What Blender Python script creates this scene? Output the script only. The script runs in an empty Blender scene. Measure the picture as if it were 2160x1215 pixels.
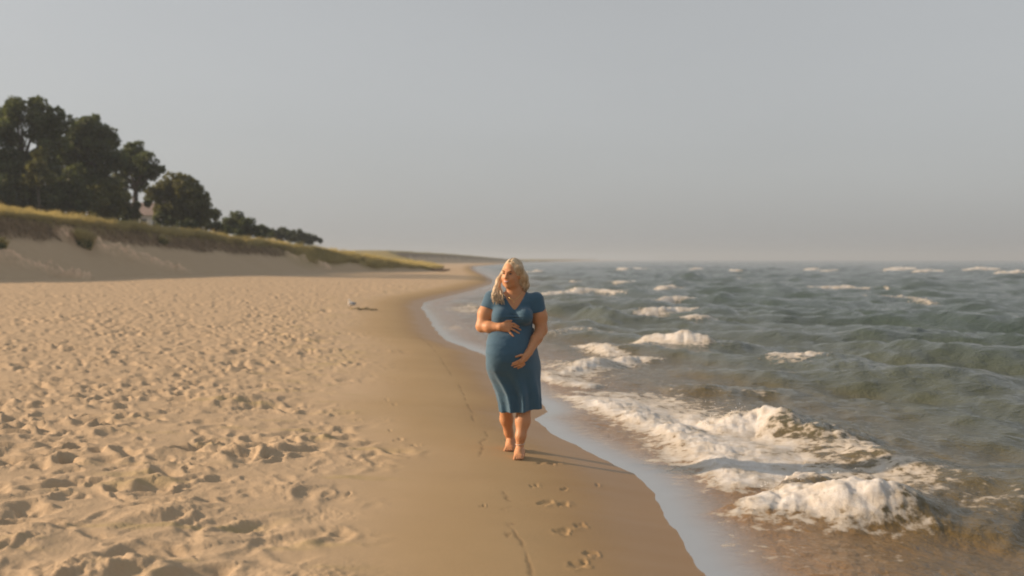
import bpy, bmesh, math, random
import numpy as np
from mathutils import Vector, Matrix

# ------------------------------------------------------------------ camera, sky, sun, exposure
scene = bpy.context.scene
coll = scene.collection
FPX, CX, CY, HORIZON, EYE = 2100.0, 1080.0, 607.5, 548.0, 1.80
PITCH = math.atan((CY - HORIZON) / FPX)

cam_data = bpy.data.cameras.new('camera')
cam = bpy.data.objects.new('camera', cam_data)
coll.objects.link(cam)
cam.location = (0, 0, EYE)
cam.rotation_euler = (math.pi / 2 - PITCH, 0, 0)
cam_data.sensor_width = 36.0
cam_data.lens = 36.0 * FPX / 2160.0
cam_data.clip_start = 0.1
cam_data.clip_end = 30000
cam_data.dof.use_dof = True
cam_data.dof.focus_distance = 8.45
cam_data.dof.aperture_fstop = 1.35
scene.camera = cam

SUN_EL, SUN_AZ = math.radians(20.5), math.radians(4.0)   # azimuth: turned from the left (-X) away from the camera
sun_vec = Vector((-math.cos(SUN_EL) * math.cos(SUN_AZ), math.cos(SUN_EL) * math.sin(SUN_AZ), math.sin(SUN_EL)))
sun_data = bpy.data.lights.new('sun', 'SUN')
sun_data.energy = 5.0
sun_data.angle = math.radians(1.0)
sun_data.color = (1.0, 0.74, 0.50)
sun = bpy.data.objects.new('sun', sun_data)
coll.objects.link(sun)
sun.rotation_euler = sun_vec.to_track_quat('Z', 'Y').to_euler()
sun.location = sun_vec * 60

world = bpy.data.worlds.new('World')
scene.world = world
world.use_nodes = True
wn, wl = world.node_tree.nodes, world.node_tree.links
wn.clear()
w_out = wn.new('ShaderNodeOutputWorld')
w_bg = wn.new('ShaderNodeBackground')
w_sky = wn.new('ShaderNodeTexSky')
w_sky.sky_type = 'NISHITA'
w_sky.sun_disc = False
w_sky.sun_elevation = SUN_EL
w_sky.sun_rotation = math.atan2(sun_vec.x, sun_vec.y)
w_sky.air_density = 1.0
w_sky.dust_density = 3.0
w_sky.ozone_density = 1.0
w_hsv = wn.new('ShaderNodeHueSaturation')
w_hsv.inputs['Saturation'].default_value = 0.32
w_mix = wn.new('ShaderNodeMix')
w_mix.data_type = 'RGBA'
w_mix.inputs['Factor'].default_value = 0.56          # thin even overcast haze over the clear sky
w_mix.inputs['B'].default_value = (4.22, 4.31, 4.35, 1)
wl.new(w_sky.outputs['Color'], w_hsv.inputs['Color'])
wl.new(w_hsv.outputs['Color'], w_mix.inputs['A'])
w_tc = wn.new('ShaderNodeTexCoord'); w_map = wn.new('ShaderNodeMapping'); w_map.inputs['Scale'].default_value = (1.0, 1.0, 3.0)
w_noi = wn.new('ShaderNodeTexNoise'); w_noi.inputs['Scale'].default_value = 1.6; w_noi.inputs['Detail'].default_value = 4.0
w_rng = wn.new('ShaderNodeMapRange'); w_rng.inputs['From Min'].default_value = 0.3; w_rng.inputs['From Max'].default_value = 0.7
w_rng.inputs['To Min'].default_value = 0.965; w_rng.inputs['To Max'].default_value = 1.035       # faint uneven veil
w_mul = wn.new('ShaderNodeVectorMath'); w_mul.operation = 'SCALE'
wl.new(w_tc.outputs['Generated'], w_map.inputs['Vector']); wl.new(w_map.outputs['Vector'], w_noi.inputs['Vector'])
wl.new(w_noi.outputs['Fac'], w_rng.inputs['Value']); wl.new(w_mix.outputs['Result'], w_mul.inputs[0]); wl.new(w_rng.outputs['Result'], w_mul.inputs['Scale'])
wl.new(w_mul.outputs['Vector'], w_bg.inputs['Color'])
w_bg.inputs['Strength'].default_value = 0.10
wl.new(w_bg.outputs['Background'], w_out.inputs['Surface'])

scene.view_settings.view_transform = 'Standard'
scene.view_settings.look = 'None'
scene.view_settings.gamma = 1.0
scene.view_settings.exposure = 0.3
scene.view_settings.use_curve_mapping = False
scene.render.engine = 'CYCLES'
scene.cycles.use_denoising = True
scene.cycles.max_bounces = 6
scene.cycles.transparent_max_bounces = 12
scene.cycles.volume_bounces = 0
scene.cycles.caustics_reflective = False
scene.cycles.caustics_refractive = False
scene.cycles.filter_width = 1.9

# ------------------------------------------------------------------ helpers
rng = np.random.default_rng(7)
random.seed(7)

def ray(px, py):
    """direction (x, y=1, z) of the sight line through a point of the photograph"""
    u, v = (px - CX) / FPX, (CY - py) / FPX
    c, s = math.cos(PITCH), math.sin(PITCH)
    y, z = c + v * s, -s + v * c
    return u / y, z / y

def at_depth(px, py, Y):
    a, b = ray(px, py)
    return Vector((a * Y, Y, EYE + b * Y))

def at_height(px, py, z):
    a, b = ray(px, py)
    Y = (z - EYE) / b
    return Vector((a * Y, Y, z))

def sstep(e0, e1, x):
    t = np.clip((x - e0) / (e1 - e0), 0.0, 1.0)
    return t * t * (3 - 2 * t)

def hash2(ix, iy, seed):
    ix = ix.astype(np.int64); iy = iy.astype(np.int64)
    h = (ix * 374761393 + iy * 668265263 + seed * 974634911) & 0x7fffffff
    h = ((h ^ (h >> 13)) * 1274126177) & 0x7fffffff
    h = ((h ^ (h >> 15)) * 461845907) & 0x7fffffff
    return ((h ^ (h >> 16)) & 0xffffff) / float(0x1000000)

_GA = np.random.default_rng(99).random((512, 512)).astype(np.float32) * 2 * np.pi
_GX, _GY = np.cos(_GA).ravel(), np.sin(_GA).ravel()

def noise2(x, y, seed=0):
    x = np.asarray(x, dtype=np.float64); y = np.asarray(y, dtype=np.float64)
    xf, yf = np.floor(x), np.floor(y)
    fx, fy = (x - xf).astype(np.float32), (y - yf).astype(np.float32)
    xi = (xf.astype(np.int64) + seed * 57) & 511; yi = (yf.astype(np.int64) + seed * 131) & 511
    x1 = (xi + 1) & 511; y0 = yi << 9; y1 = ((yi + 1) & 511) << 9
    ux, uy = fx * fx * fx * (fx * (fx * 6 - 15) + 10), fy * fy * fy * (fy * (fy * 6 - 15) + 10)
    i00, i10, i01, i11 = y0 + xi, y0 + x1, y1 + xi, y1 + x1
    a = _GX[i00] * fx + _GY[i00] * fy
    a = a + ux * (_GX[i10] * (fx - 1) + _GY[i10] * fy - a)
    b = _GX[i01] * fx + _GY[i01] * (fy - 1)
    b = b + ux * (_GX[i11] * (fx - 1) + _GY[i11] * (fy - 1) - b)
    return (a + uy * (b - a)) * 1.5

def fbm(x, y, octaves=4, seed=0, gain=0.5):
    s, amp, tot = 0.0, 1.0, 0.0
    for o in range(octaves):
        s = s + noise2(x, y, seed + o * 17) * amp
        tot += amp; amp *= gain; x = x * 2.03 + 13.7; y = y * 2.03 - 7.1
    return s / tot

def link_mesh(name, verts, faces, mat=None, parent=None, smooth=True, attrs=None):
    me = bpy.data.meshes.new(name)
    verts = np.asarray(verts, dtype=np.float32).reshape(-1, 3)
    if isinstance(faces, np.ndarray):
        n, k = faces.shape
        me.vertices.add(len(verts)); me.vertices.foreach_set('co', verts.ravel())
        me.loops.add(n * k); me.loops.foreach_set('vertex_index', faces.astype(np.int32).ravel())
        me.polygons.add(n)
        me.polygons.foreach_set('loop_start', np.arange(0, n * k, k, dtype=np.int32))
        me.polygons.foreach_set('loop_total', np.full(n, k, dtype=np.int32))
        me.update(calc_edges=True)
    else:
        me.from_pydata([tuple(map(float, v)) for v in verts], [], [tuple(int(i) for i in f) for f in faces])
        me.update()
    if smooth and len(me.polygons):
        me.polygons.foreach_set('use_smooth', np.ones(len(me.polygons), dtype=bool))
    for k, a in (attrs or {}).items():
        at = me.attributes.new(k, 'FLOAT', 'POINT')
        at.data.foreach_set('value', np.asarray(a, dtype=np.float32))
    if mat is not None:
        me.materials.append(mat)
    o = bpy.data.objects.new(name, me)
    coll.objects.link(o)
    if parent is not None:
        o.parent = parent
    return o

def tag(o, label=None, category=None, group=None, kind=None):
    if label: o['label'] = label
    if category: o['category'] = category
    if group: o['group'] = group
    if kind: o['kind'] = kind
    return o

def empty(name, loc=(0, 0, 0), rz=0.0):
    o = bpy.data.objects.new(name, None)
    o.empty_display_size = 0.2
    coll.objects.link(o)
    o.location = loc; o.rotation_euler = (0, 0, rz)
    return o

class Geo:
    """collects vertices and faces of one mesh"""
    def __init__(self): self.v = []; self.f = []
    def add(self, vs, fs):
        o = len(self.v); self.v += [tuple(p) for p in vs]; self.f += [tuple(i + o for i in f) for f in fs]
    def tube(self, pts, radii, n=6, cap=True):
        pts = [Vector(p) for p in pts]
        rings = []
        up = Vector((0.31, 0.17, 0.93))
        for i, p in enumerate(pts):
            d = (pts[min(i + 1, len(pts) - 1)] - pts[max(i - 1, 0)])
            d = d.normalized() if d.length > 1e-9 else Vector((0, 0, 1))
            a = d.cross(up)
            if a.length < 0.05: a = d.cross(Vector((1, 0, 0)))
            a.normalize(); b = d.cross(a)
            rings.append([p + (a * math.cos(t) + b * math.sin(t)) * radii[i] for t in [2 * math.pi * k / n for k in range(n)]])
        vs = [q for r in rings for q in r]
        fs = [(i * n + k, i * n + (k + 1) % n, (i + 1) * n + (k + 1) % n, (i + 1) * n + k) for i in range(len(pts) - 1) for k in range(n)]
        if cap:
            fs.append(tuple(range(n))[::-1]); fs.append(tuple((len(pts) - 1) * n + k for k in range(n)))
        self.add(vs, fs)
    def box(self, lo, hi):
        x0, y0, z0 = lo; x1, y1, z1 = hi
        self.add([(x0, y0, z0), (x1, y0, z0), (x1, y1, z0), (x0, y1, z0), (x0, y0, z1), (x1, y0, z1), (x1, y1, z1), (x0, y1, z1)],
                 [(0, 3, 2, 1), (4, 5, 6, 7), (0, 1, 5, 4), (1, 2, 6, 5), (2, 3, 7, 6), (3, 0, 4, 7)])
    def blob(self, c, r, n=10, m=7, rot=None):
        c = Vector(c); vs = []; fs = []
        for i in range(m + 1):
            th = math.pi * i / m
            for k in range(n):
                ph = 2 * math.pi * k / n
                p = Vector((r[0] * math.sin(th) * math.cos(ph), r[1] * math.sin(th) * math.sin(ph), r[2] * math.cos(th)))
                if rot is not None: p = rot @ p
                vs.append(c + p)
        for i in range(m):
            for k in range(n):
                fs.append((i * n + k, (i + 1) * n + k, (i + 1) * n + (k + 1) % n, i * n + (k + 1) % n))
        self.add(vs, fs)
    def build(self, name, mat, parent=None, smooth=True):
        return link_mesh(name, self.v, self.f, mat, parent, smooth)

# ---- materials
def new_mat(name):
    m = bpy.data.materials.new(name); m.use_nodes = True
    nt = m.node_tree; nt.nodes.clear()
    out = nt.nodes.new('ShaderNodeOutputMaterial')
    return m, nt, out

class N:
    """small node-building shorthand"""
    def __init__(self, nt): self.nt = nt
    def node(self, t, **kw):
        n = self.nt.nodes.new(t)
        for k, v in kw.items(): setattr(n, k, v)
        return n
    def set(self, sock, v):
        if isinstance(v, bpy.types.NodeSocket): self.nt.links.new(v, sock)
        else: sock.default_value = v
    def attr(self, name): return self.node('ShaderNodeAttribute', attribute_name=name).outputs['Fac']
    def pos(self): return self.node('ShaderNodeNewGeometry').outputs['Position']
    def obj(self): return self.node('ShaderNodeTexCoord').outputs['Object']
    def math(self, op, a, b=0.0, clamp=False):
        n = self.node('ShaderNodeMath', operation=op, use_clamp=clamp); self.set(n.inputs[0], a); self.set(n.inputs[1], b); return n.outputs[0]
    def remap(self, x, a, b, c=0.0, d=1.0, smooth=True):
        n = self.node('ShaderNodeMapRange', interpolation_type='SMOOTHSTEP' if smooth else 'LINEAR')
        self.set(n.inputs['Value'], x)
        for k, v in zip(('From Min', 'From Max', 'To Min', 'To Max'), (a, b, c, d)): self.set(n.inputs[k], v)
        return n.outputs['Result']
    def mix(self, f, a, b):
        n = self.node('ShaderNodeMix', data_type='RGBA'); self.set(n.inputs['Factor'], f)
        for s, v in (('A', a), ('B', b)):
            self.set(n.inputs[s], (*v, 1) if isinstance(v, tuple) and len(v) == 3 else v)
        return n.outputs['Result']
    def noise(self, vec, scale, detail=4.0, rough=0.55, dist=0.0):
        n = self.node('ShaderNodeTexNoise'); self.set(n.inputs['Vector'], vec)
        n.inputs['Scale'].default_value = scale; n.inputs['Detail'].default_value = detail
        n.inputs['Roughness'].default_value = rough; n.inputs['Distortion'].default_value = dist
        return n.outputs['Fac']
    def scale(self, vec, s):
        n = self.node('ShaderNodeMapping'); self.set(n.inputs['Vector'], vec); n.inputs['Scale'].default_value = s; return n.outputs['Vector']
    def bump(self, h, strength, dist, normal=None):
        n = self.node('ShaderNodeBump'); self.set(n.inputs['Height'], h); self.set(n.inputs['Strength'], strength); self.set(n.inputs['Distance'], dist)
        if normal is not None: self.set(n.inputs['Normal'], normal)
        return n.outputs['Normal']
    def principled(self, base, rough=0.6, normal=None, **kw):
        n = self.node('ShaderNodeBsdfPrincipled')
        self.set(n.inputs['Base Color'], (*base, 1) if isinstance(base, tuple) and len(base) == 3 else base)
        self.set(n.inputs['Roughness'], rough)
        if normal is not None: self.set(n.inputs['Normal'], normal)
        for k, v in kw.items(): self.set(n.inputs[k.replace('_', ' ')], v)
        return n.outputs['BSDF']

def simple_mat(name, col, rough=0.6, var=0.25, scale=8.0, bump=0.0, bump_scale=30.0, **kw):
    m, nt, out = new_mat(name); g = N(nt)
    p = g.obj()
    f = g.noise(p, scale, 4)
    c = g.mix(f, tuple(x * (1 - var) for x in col), tuple(min(1, x * (1 + var)) for x in col))
    nrm = g.bump(g.noise(p, bump_scale, 3), bump, 0.02) if bump else None
    s = g.principled(c, rough, nrm, **kw)
    nt.links.new(s, out.inputs['Surface'])
    return m

# ------------------------------------------------------------------ terrain: beach, lake bed, dunes
# shoreline (x of the still water's edge for each distance)
SH_Y = np.array([-40, 0, 5.67, 6.73, 7.15, 7.7, 8.36, 9.17, 10.3, 11.2, 11.75, 12.2, 12.9, 15.5, 18.7, 22.0, 27, 32.3, 37.8, 42, 47, 59, 75, 88, 102, 135, 172, 270, 450, 756, 1200, 2500, 9000])
SH_X = np.array([1.6, 1.3, 1.12, 1.07, 1.10, 1.06, 1.02, 0.74, 0.42, 0.28, 0.46, 0.40, 0.24, -0.12, -0.50, -1.45, -2.15, -2.77, -3.45, -3.7, -3.37, -2.3, -1.5, -1.7, -2.4, -4.4, -6.6, -11, -3.5, 9, 70, 300, 1500])
def shore_x(Y):
    x = np.interp(Y, SH_Y, SH_X)
    return x + 0.05 * noise2(Y * 1.1, Y * 0 + 3.3, 5) * sstep(4, 7, Y) + 0.018 * noise2(Y * 4.3, Y * 0 + 1.3, 6)

PR_S = np.array([-60, -25, -10, -5, -2.2, -0.9, -0.4, 0, 0.5, 0.95, 1.35, 3, 8, 20, 40, 80])
PR_Z = np.array([-5, -3, -1.4, -0.75, -0.34, -0.15, -0.045, 0, 0.08, 0.142, 0.172, 0.22, 0.30, 0.50, 0.58, 0.6])

_ps = np.arange(-60, 80.01, 0.02)
_pz = np.interp(_ps, PR_S, PR_Z)
for _w in (0.62, 0.44, 0.30):
    _k = np.ones(int(_w / 0.02)); _pz = np.convolve(np.pad(_pz, len(_k), mode='edge'), _k / len(_k), 'same')[len(_k):-len(_k)]
_pz = _pz - np.interp(0.0, _ps, _pz)
def profile(s): return np.interp(s, _ps, _pz)

# dune foot line and dune height along it
FT = np.array([(-52, -60), (-48, -10), (-44, 20), (-38, 42), (-31, 60), (-29.6, 71), (-26.3, 84), (-20.6, 105), (-14.5, 120), (-10.5, 131), (-10.2, 150), (-16, 200), (-28, 280), (-36, 355), (-21, 420), (-8, 475), (4, 640), (18, 800), (200, 2500)], float)
FH = np.array([5.9, 5.9, 5.7, 5.5, 5.1, 4.95, 4.4, 3.15, 1.8, 0.75, 0.45, 1.6, 3.2, 4.6, 4.0, 3.0, 2.0, 1.2, 3.0])

def foot_distance(X, Y):
    """signed distance to the dune foot (positive inland) and the dune height there"""
    best = np.full(X.shape, 1e9); side = np.zeros(X.shape); hh = np.zeros(X.shape)
    for i in range(len(FT) - 1):
        a, b = FT[i], FT[i + 1]; d = b - a; L2 = d @ d
        t = np.clip(((X - a[0]) * d[0] + (Y - a[1]) * d[1]) / L2, 0, 1)
        qx, qy = X - (a[0] + t * d[0]), Y - (a[1] + t * d[1])
        r = qx * qx + qy * qy
        m = r < best
        best = np.where(m, r, best)
        side = np.where(m, np.sign(d[0] * qy - d[1] * qx), side)
        hh = np.where(m, FH[i] * (1 - t) + FH[i + 1] * t, hh)
    return np.sqrt(best) * side, hh

def dents(X, Y, cell, seed, depth, ln, wd, prob=0.8, rim=0.45):
    z = np.zeros(X.shape)
    ci, cj = np.floor(X / cell), np.floor(Y / cell)
    for di in (-1, 0, 1):
        for dj in (-1, 0, 1):
            i, j = ci + di, cj + dj
            ox = (i + hash2(i, j, seed)) * cell; oy = (j + hash2(i, j, seed + 1)) * cell
            on = hash2(i, j, seed + 2) < prob
            a = hash2(i, j, seed + 3) * np.pi
            k = 0.55 + 0.9 * hash2(i, j, seed + 4)
            dx, dy = X - ox, Y - oy
            u = (dx * np.cos(a) + dy * np.sin(a)) / (ln * k); v = (-dx * np.sin(a) + dy * np.cos(a)) / (wd * k)
            q2 = u * u + v * v
            q = np.sqrt(q2)
            z += np.where(on, depth * k * (-np.exp(-q2 * q) + rim * np.exp(-((q - 1.45) / 0.42) ** 2) * (0.6 + 0.8 * (v > 0))), 0)
    return z

def line_dist(X, Y, pts):
    best = np.full(X.shape, 1e9); tt = np.zeros(X.shape); side = np.ones(X.shape)
    P = np.array([(p[0], p[1]) for p in pts], float)
    seg = np.hypot(*(P[1:] - P[:-1]).T); acc = np.concatenate([[0], np.cumsum(seg)])
    for i in range(len(P) - 1):
        a, d = P[i], P[i + 1] - P[i]; L2 = d @ d
        t = np.clip(((X - a[0]) * d[0] + (Y - a[1]) * d[1]) / L2, 0, 1)
        qx, qy = X - (a[0] + t * d[0]), Y - (a[1] + t * d[1]); r = qx * qx + qy * qy
        m = r < best; best = np.where(m, r, best)
        tt = np.where(m, (acc[i] + t * seg[i]) / acc[-1], tt)
        side = np.where(m, np.sign(d[1] * qx - d[0] * qy), side)   # + : on the right of the walking direction
    return np.sqrt(best), tt, side

def ground_pt(px, py, z=0.2):
    p = at_height(px, py, z); return (p.x, p.y)

# dark swash-edge lines on the smooth sand
SWASH = [[ground_pt(*p, 0.16) for p in L] for L in (
    [(1128, 1214), (1119, 1196), (1112, 1165), (1098, 1135), (1083, 1112), (1068, 1100), (1057, 1092)],
    [(1058, 1072), (1076, 1066), (1082, 1060), (1070, 1046), (1062, 1036)],
    [(1012, 962), (1017, 948), (1019, 938), (1013, 930), (1026, 920), (1029, 915), (1023, 900)],
    [(1002, 884), (996, 870), (998, 860), (985, 845), (975, 820), (968, 806)],
    [(955, 790), (930, 752), (905, 722), (880, 698)],
    [(1075, 1120), (1068, 1128), (1062, 1115), (1070, 1102), (1083, 1100)],
)]
# footprints left on the damp slope: (px, py, length m, turn)
PRINTS = [(1150, 1052, .24, 0.5), (1188, 1050, .2, 0.4), (1186, 1108, .24, 0.5), (1222, 1092, .2, 0.3), (1222, 1175, .25, 0.5),
          (1245, 1148, .2, 0.3), (1172, 963, .2, 0.5), (1190, 1018, .15, 0.2), (1165, 966, .2, 0.6), (1140, 968, .2, 0.6), (1130, 1018, .15, 0.4),
          (1072, 921, .22, 0.4), (1112, 942, .2, 0.3), (1262, 1214, .22, 0.3), (1260, 1000, .12, .3),
          (840, 936, .24, 0.3), (870, 948, .2, .3), (795, 990, .2, 0.2), (705, 922, .25, .2), (740, 880, .2, .2), (755, 893, .17, .2), (820, 916, .14, .2), (660, 1002, .2, .2), (830, 858, .16, .3), (812, 850, .14, .2), (690, 1058, .22, 0.1), (735, 1055, .15, .2), (1020, 1070, .1, .3)]
# lumps of dug sand and deep hollows: (px, py, radius m, height m)
LUMPS = [(245, 1180, .22, .07), (300, 1168, .14, .05), (110, 1196, .16, .04), (470, 1192, .18, -.05), (420, 1212, .12, .05), (520, 1085, .22, -.06), (588, 1112, .16, -.06),
         (500, 835, .45, .13), (560, 850, .42, -.06), (360, 1050, .2, .06), (395, 1075, .16, -.05), (330, 1072, .14, .05), (545, 940, .25, .06), (440, 945, .2, -.05), (540, 950, .18, .05),
         (600, 1010, .22, .05), (680, 1060, .18, -.05), (30, 1075, .2, -.05), (90, 905, .2, -.06), (60, 1120, .25, .06), (160, 1190, .2, .05), (205, 905, .2, .06), (632, 705, .5, .12), (755, 650, .5, .10), (370, 825, .2, -.07), (640, 1195, .3, .05)]

def terrain_cache(X, Y):
    s = shore_x(Y) - X
    z = profile(s)
    q, hd = foot_distance(X, Y)
    q = q + 1.5 * fbm(X * 0.075, Y * 0.075, 3, 31)
    w = hd / 4.6
    return z + hd * np.interp(q / (0.35 + 0.65 * w), [-1.5, 0, 1.2, 4.6, 5.2, 5.8, 8.5, 11, 14, 24, 60], [0, 0.015, 0.13, 0.56, 0.68, 0.85, 0.96, 1.0, 0.99, 0.90, 0.95])

def dune_point(px, py):
    """where the sight line meets the bare dune"""
    a, b = ray(px, py)
    YY = np.arange(30.0, 140.0, 0.1)
    zz = terrain_cache(a * YY, YY)
    over = zz > EYE + b * YY
    hit = np.argmax(over) if over.any() else np.argmax((zz - EYE) / YY)
    return (a * YY[hit], YY[hit])
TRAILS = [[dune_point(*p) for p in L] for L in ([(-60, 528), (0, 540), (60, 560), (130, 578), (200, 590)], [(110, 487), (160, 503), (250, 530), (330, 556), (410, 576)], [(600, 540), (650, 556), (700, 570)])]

def terrain(X, Y, detail=True):
    """height plus the masks wet / stain / vegetation / scarp"""
    R = np.hypot(X, Y)
    s = shore_x(Y) - X
    lat = np.where(Y > 60, 0.55 + 0.45 * np.exp(-(Y - 60) / 60), 1.0)
    z = profile(s)
    z = z + 0.02 * fbm(X * 0.5, Y * 0.35, 3, 3) * sstep(1.0, 3.0, s)
    # sand cusp ridges of the spit
    q, hd = foot_distance(X, Y)
    q = q + 1.5 * fbm(X * 0.075, Y * 0.075, 3, 31) + 0.35 * fbm(X * 0.5, Y * 0.5, 2, 37) * sstep(2, 5, q)
    vegd = sstep(102, 116, Y + 0.4 * q)                      # the farther dune is grown over, without a bare face
    w = hd / 4.6
    prof_bare = np.interp(q / (0.35 + 0.65 * w), [-1.5, 0, 1.2, 4.6, 5.2, 5.8, 8.5, 11, 14, 24, 60], [0, 0.015, 0.13, 0.56, 0.68, 0.85, 0.96, 1.0, 0.99, 0.90, 0.95])
    prof_veg = np.interp(q / (0.5 + 0.5 * w), [-2, 0, 2.5, 5, 8, 14, 30, 60], [0, 0.05, 0.5, 0.8, 1.0, 1.0, 0.95, 1.0])
    prof = prof_bare * (1 - vegd) + prof_veg * vegd
    dune = hd * prof * sstep(0.0, 1.0, (s + 2) / 3)
    dune = dune + prof * (0.28 * fbm(X * 0.12, Y * 0.12, 3, 51) + 0.10 * fbm(X * 0.6, Y * 0.6, 3, 53)) * sstep(6, 9, q)
    z = z + dune
    qq = q / (0.35 + 0.65 * w)
    hang = 0.5 * fbm(X * 0.22, Y * 0.22, 3, 57)
    veg = np.maximum(sstep(5.5, 6.0, qq + hang * 0.9), vegd * sstep(0.4, 1.6, q + 2.2 * fbm(X * 0.12, Y * 0.12, 3, 59)))
    veg = np.where(Y > 280, sstep(5.0, 6.0, qq + hang), veg)
    scarp = sstep(3.9, 4.8, qq + hang * 2.2) * (1 - vegd)
    scarp = np.where(Y > 280, sstep(2.2, 3.2, qq + hang), scarp)
    # trodden trails across the bare dune face; the mask also paints them sunlit
    sunlit_trail = np.zeros(X.shape)
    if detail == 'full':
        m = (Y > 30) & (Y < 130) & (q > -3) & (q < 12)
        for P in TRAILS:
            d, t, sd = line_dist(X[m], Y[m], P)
            sunlit_trail[m] = np.maximum(sunlit_trail[m], np.exp(-(d / 0.42) ** 2) * sstep(0, 0.1, t) * sstep(1, 0.93, t))
    if detail == 'full':
        z = z + sunlit_trail * (0.55 + 0.40 * noise2(X * 1.9, Y * 1.9, 61) + 0.22 * noise2(X * 5, Y * 5, 63))
    sw = s + 0.7 * fbm(X * 0.8, Y * 0.8, 3, 11)
    tramp = (0.30 * sstep(1.45, 2.1, sw) * sstep(0.0, 0.35, fbm(X * 1.4, Y * 1.4, 2, 13)) + 0.40 * sstep(1.9, 2.6, sw) + 0.60 * sstep(2.5, 3.6, sw)).clip(0, 1) * sstep(4.5, 2.5, qq)
    tramp = np.where(qq < 0.5, tramp, tramp * 0.45) * (1 - vegd * sstep(-1, 1, q))
    damp_edge = sstep(2.6, 1.2, s + 0.25 * fbm(X * 1.2, Y * 0.5, 3, 19))
    wet = np.clip(sstep(1.15, 0.1, s + 0.12 * fbm(X * 2, Y * 0.9, 3, 21)), 0, 1)
    dark_line = np.zeros(X.shape); algae = np.zeros(X.shape)
    if detail:
        near = R < 75
        xs, ys = X[near], Y[near]
        k = tramp[near]
        wx = xs + 0.10 * noise2(xs * 3.1, ys * 3.1, 71); wy = ys + 0.10 * noise2(xs * 3.1 + 9, ys * 3.1, 72)
        far_k = 1 - 0.25 * sstep(12, 40, np.hypot(xs, ys))
        k = k * (0.50 + 0.75 * sstep(-0.35, 0.35, fbm(xs * 0.55, ys * 0.55, 3, 177)))
        d = dents(wx, wy, 0.34, 101, 0.046, 0.125, 0.070, 0.85) * far_k
        d += dents(wx, wy, 0.21, 131, 0.026, 0.066, 0.044, 0.7)
        d += dents(wx, wy, 0.8, 151, 0.045, 0.20, 0.12, 0.35, 0.5)
        d += (0.034 * fbm(xs * 1.9, ys * 1.9, 4, 161) + 0.014 * fbm(xs * 9, ys * 9, 3, 163)) * (0.6 + 0.8 * sstep(-.3, .4, fbm(xs * .35, ys * .35, 2, 165)))
        clump = sstep(0.15, 0.6, fbm(xs * 1.1, ys * 1.1, 2, 171))
        d += clump * 0.026 * np.abs(fbm(xs * 16, ys * 16, 3, 173))
        zz = z[near] + d * k * 0.62
        # single footprints near the water
        sn = s[near]
        zz = zz + 0.004 * fbm(xs * 1.2, ys * 3.0, 3, 175) * sstep(0.1, 0.6, sn)
        for (px, py, ln, a) in PRINTS:
            ln = ln * 0.68
            cx, cy = ground_pt(px, py, 0.15)
            dx, dy = xs - cx, ys - cy
            m = (dx * dx + dy * dy) < 0.36
            if not m.any(): continue
            dx, dy = dx[m], dy[m]
            dx = dx + 0.035 * noise2(xs[m] * 17, ys[m] * 17, 181); dy = dy + 0.035 * noise2(xs[m] * 17 + 5, ys[m] * 17, 182)
            u = (dx * math.sin(a) + dy * math.cos(a)) / (ln * 0.46); v = (dx * math.cos(a) - dy * math.sin(a)) / (ln * 0.20)
            q2 = u * u + v * v
            zz[m] += -0.011 * np.exp(-q2 * np.sqrt(q2)) * (0.7 + 0.5 * np.abs(u)) + 0.0035 * np.exp(-((np.sqrt(q2) - 1.45) / 0.35) ** 2) * (0.4 + 0.9 * (v > 0))
        for (px, py, rr, hh) in LUMPS:
            cx, cy = ground_pt(px, py, 0.27)
            dx, dy = xs - cx, ys - cy
            r2 = (dx * dx + dy * dy) / (rr * rr)
            m = r2 < 5
            if not m.any(): continue
            zz[m] += 0.42 * hh * np.exp(-r2[m] * 1.3) * (1 + 0.7 * fbm(xs[m] * 5, ys[m] * 5, 3, 191)) + 0.022 * np.exp(-r2[m]) * np.abs(fbm(xs[m] * 13, ys[m] * 13, 3, 193))
        st = np.zeros(xs.shape)
        for L in SWASH:
            dd, tt, sd = line_dist(xs + 0.012 * noise2(xs * 12, ys * 12, 195), ys + 0.03 * noise2(xs * 12, ys * 12, 196), L)
            wdt = 0.007 + 0.008 * (0.5 + noise2(xs * 7, ys * 7, 197))
            g = np.exp(-(dd / wdt) ** 2) * sstep(-0.45, 0.1, noise2(xs * 5, ys * 5, 198))
            st = np.maximum(st, g)
        zz = zz - 0.0025 * st
        z = z.copy(); z[near] = zz
        dark_line[near] = st
        algae[near] = sstep(0.12, 0.5, fbm(xs * 0.9, ys * 3.5, 4, 199)) * sstep(1.6, 2.4, sn) * sstep(5.0, 3.2, sn)
    return z, dict(wet=wet, damp=damp_edge, dark_line=dark_line, algae=algae, veg=veg, scarp=scarp, tramp=tramp, duneq=q, sunlit_trail=sunlit_trail)

def hz(x, y):
    z, _ = terrain(np.array([float(x)]), np.array([float(y)]), True)
    return float(z[0])

def radii(r0, r1, k1, k2, far=0.06, rfar=700):
    r = [r0]
    while r[-1] < r1:
        x = r[-1]
        r.append(x + (min(x * x / k1, k2 * x) if x < rfar else far * x))
    return np.array(r)

def columns(a0, a1, fine, lo=-180, hi=180, coarse=2.0):
    left = np.arange(lo, a0 - 0.01, coarse); mid = np.arange(a0, a1, fine); right = np.arange(a1, hi + 0.01, coarse)
    return np.radians(np.concatenate([left, mid, right]))

def polar_grid(r, th):
    TH, R = np.meshgrid(th, r)
    X, Y = R * np.sin(TH), R * np.cos(TH)
    nr, nc = X.shape
    idx = np.arange(nr * nc).reshape(nr, nc)
    F = np.stack([idx[:-1, :-1], idx[:-1, 1:], idx[1:, 1:], idx[1:, :-1]], -1).reshape(-1, 4)[:, ::-1]
    return X.ravel(), Y.ravel(), F

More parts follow.
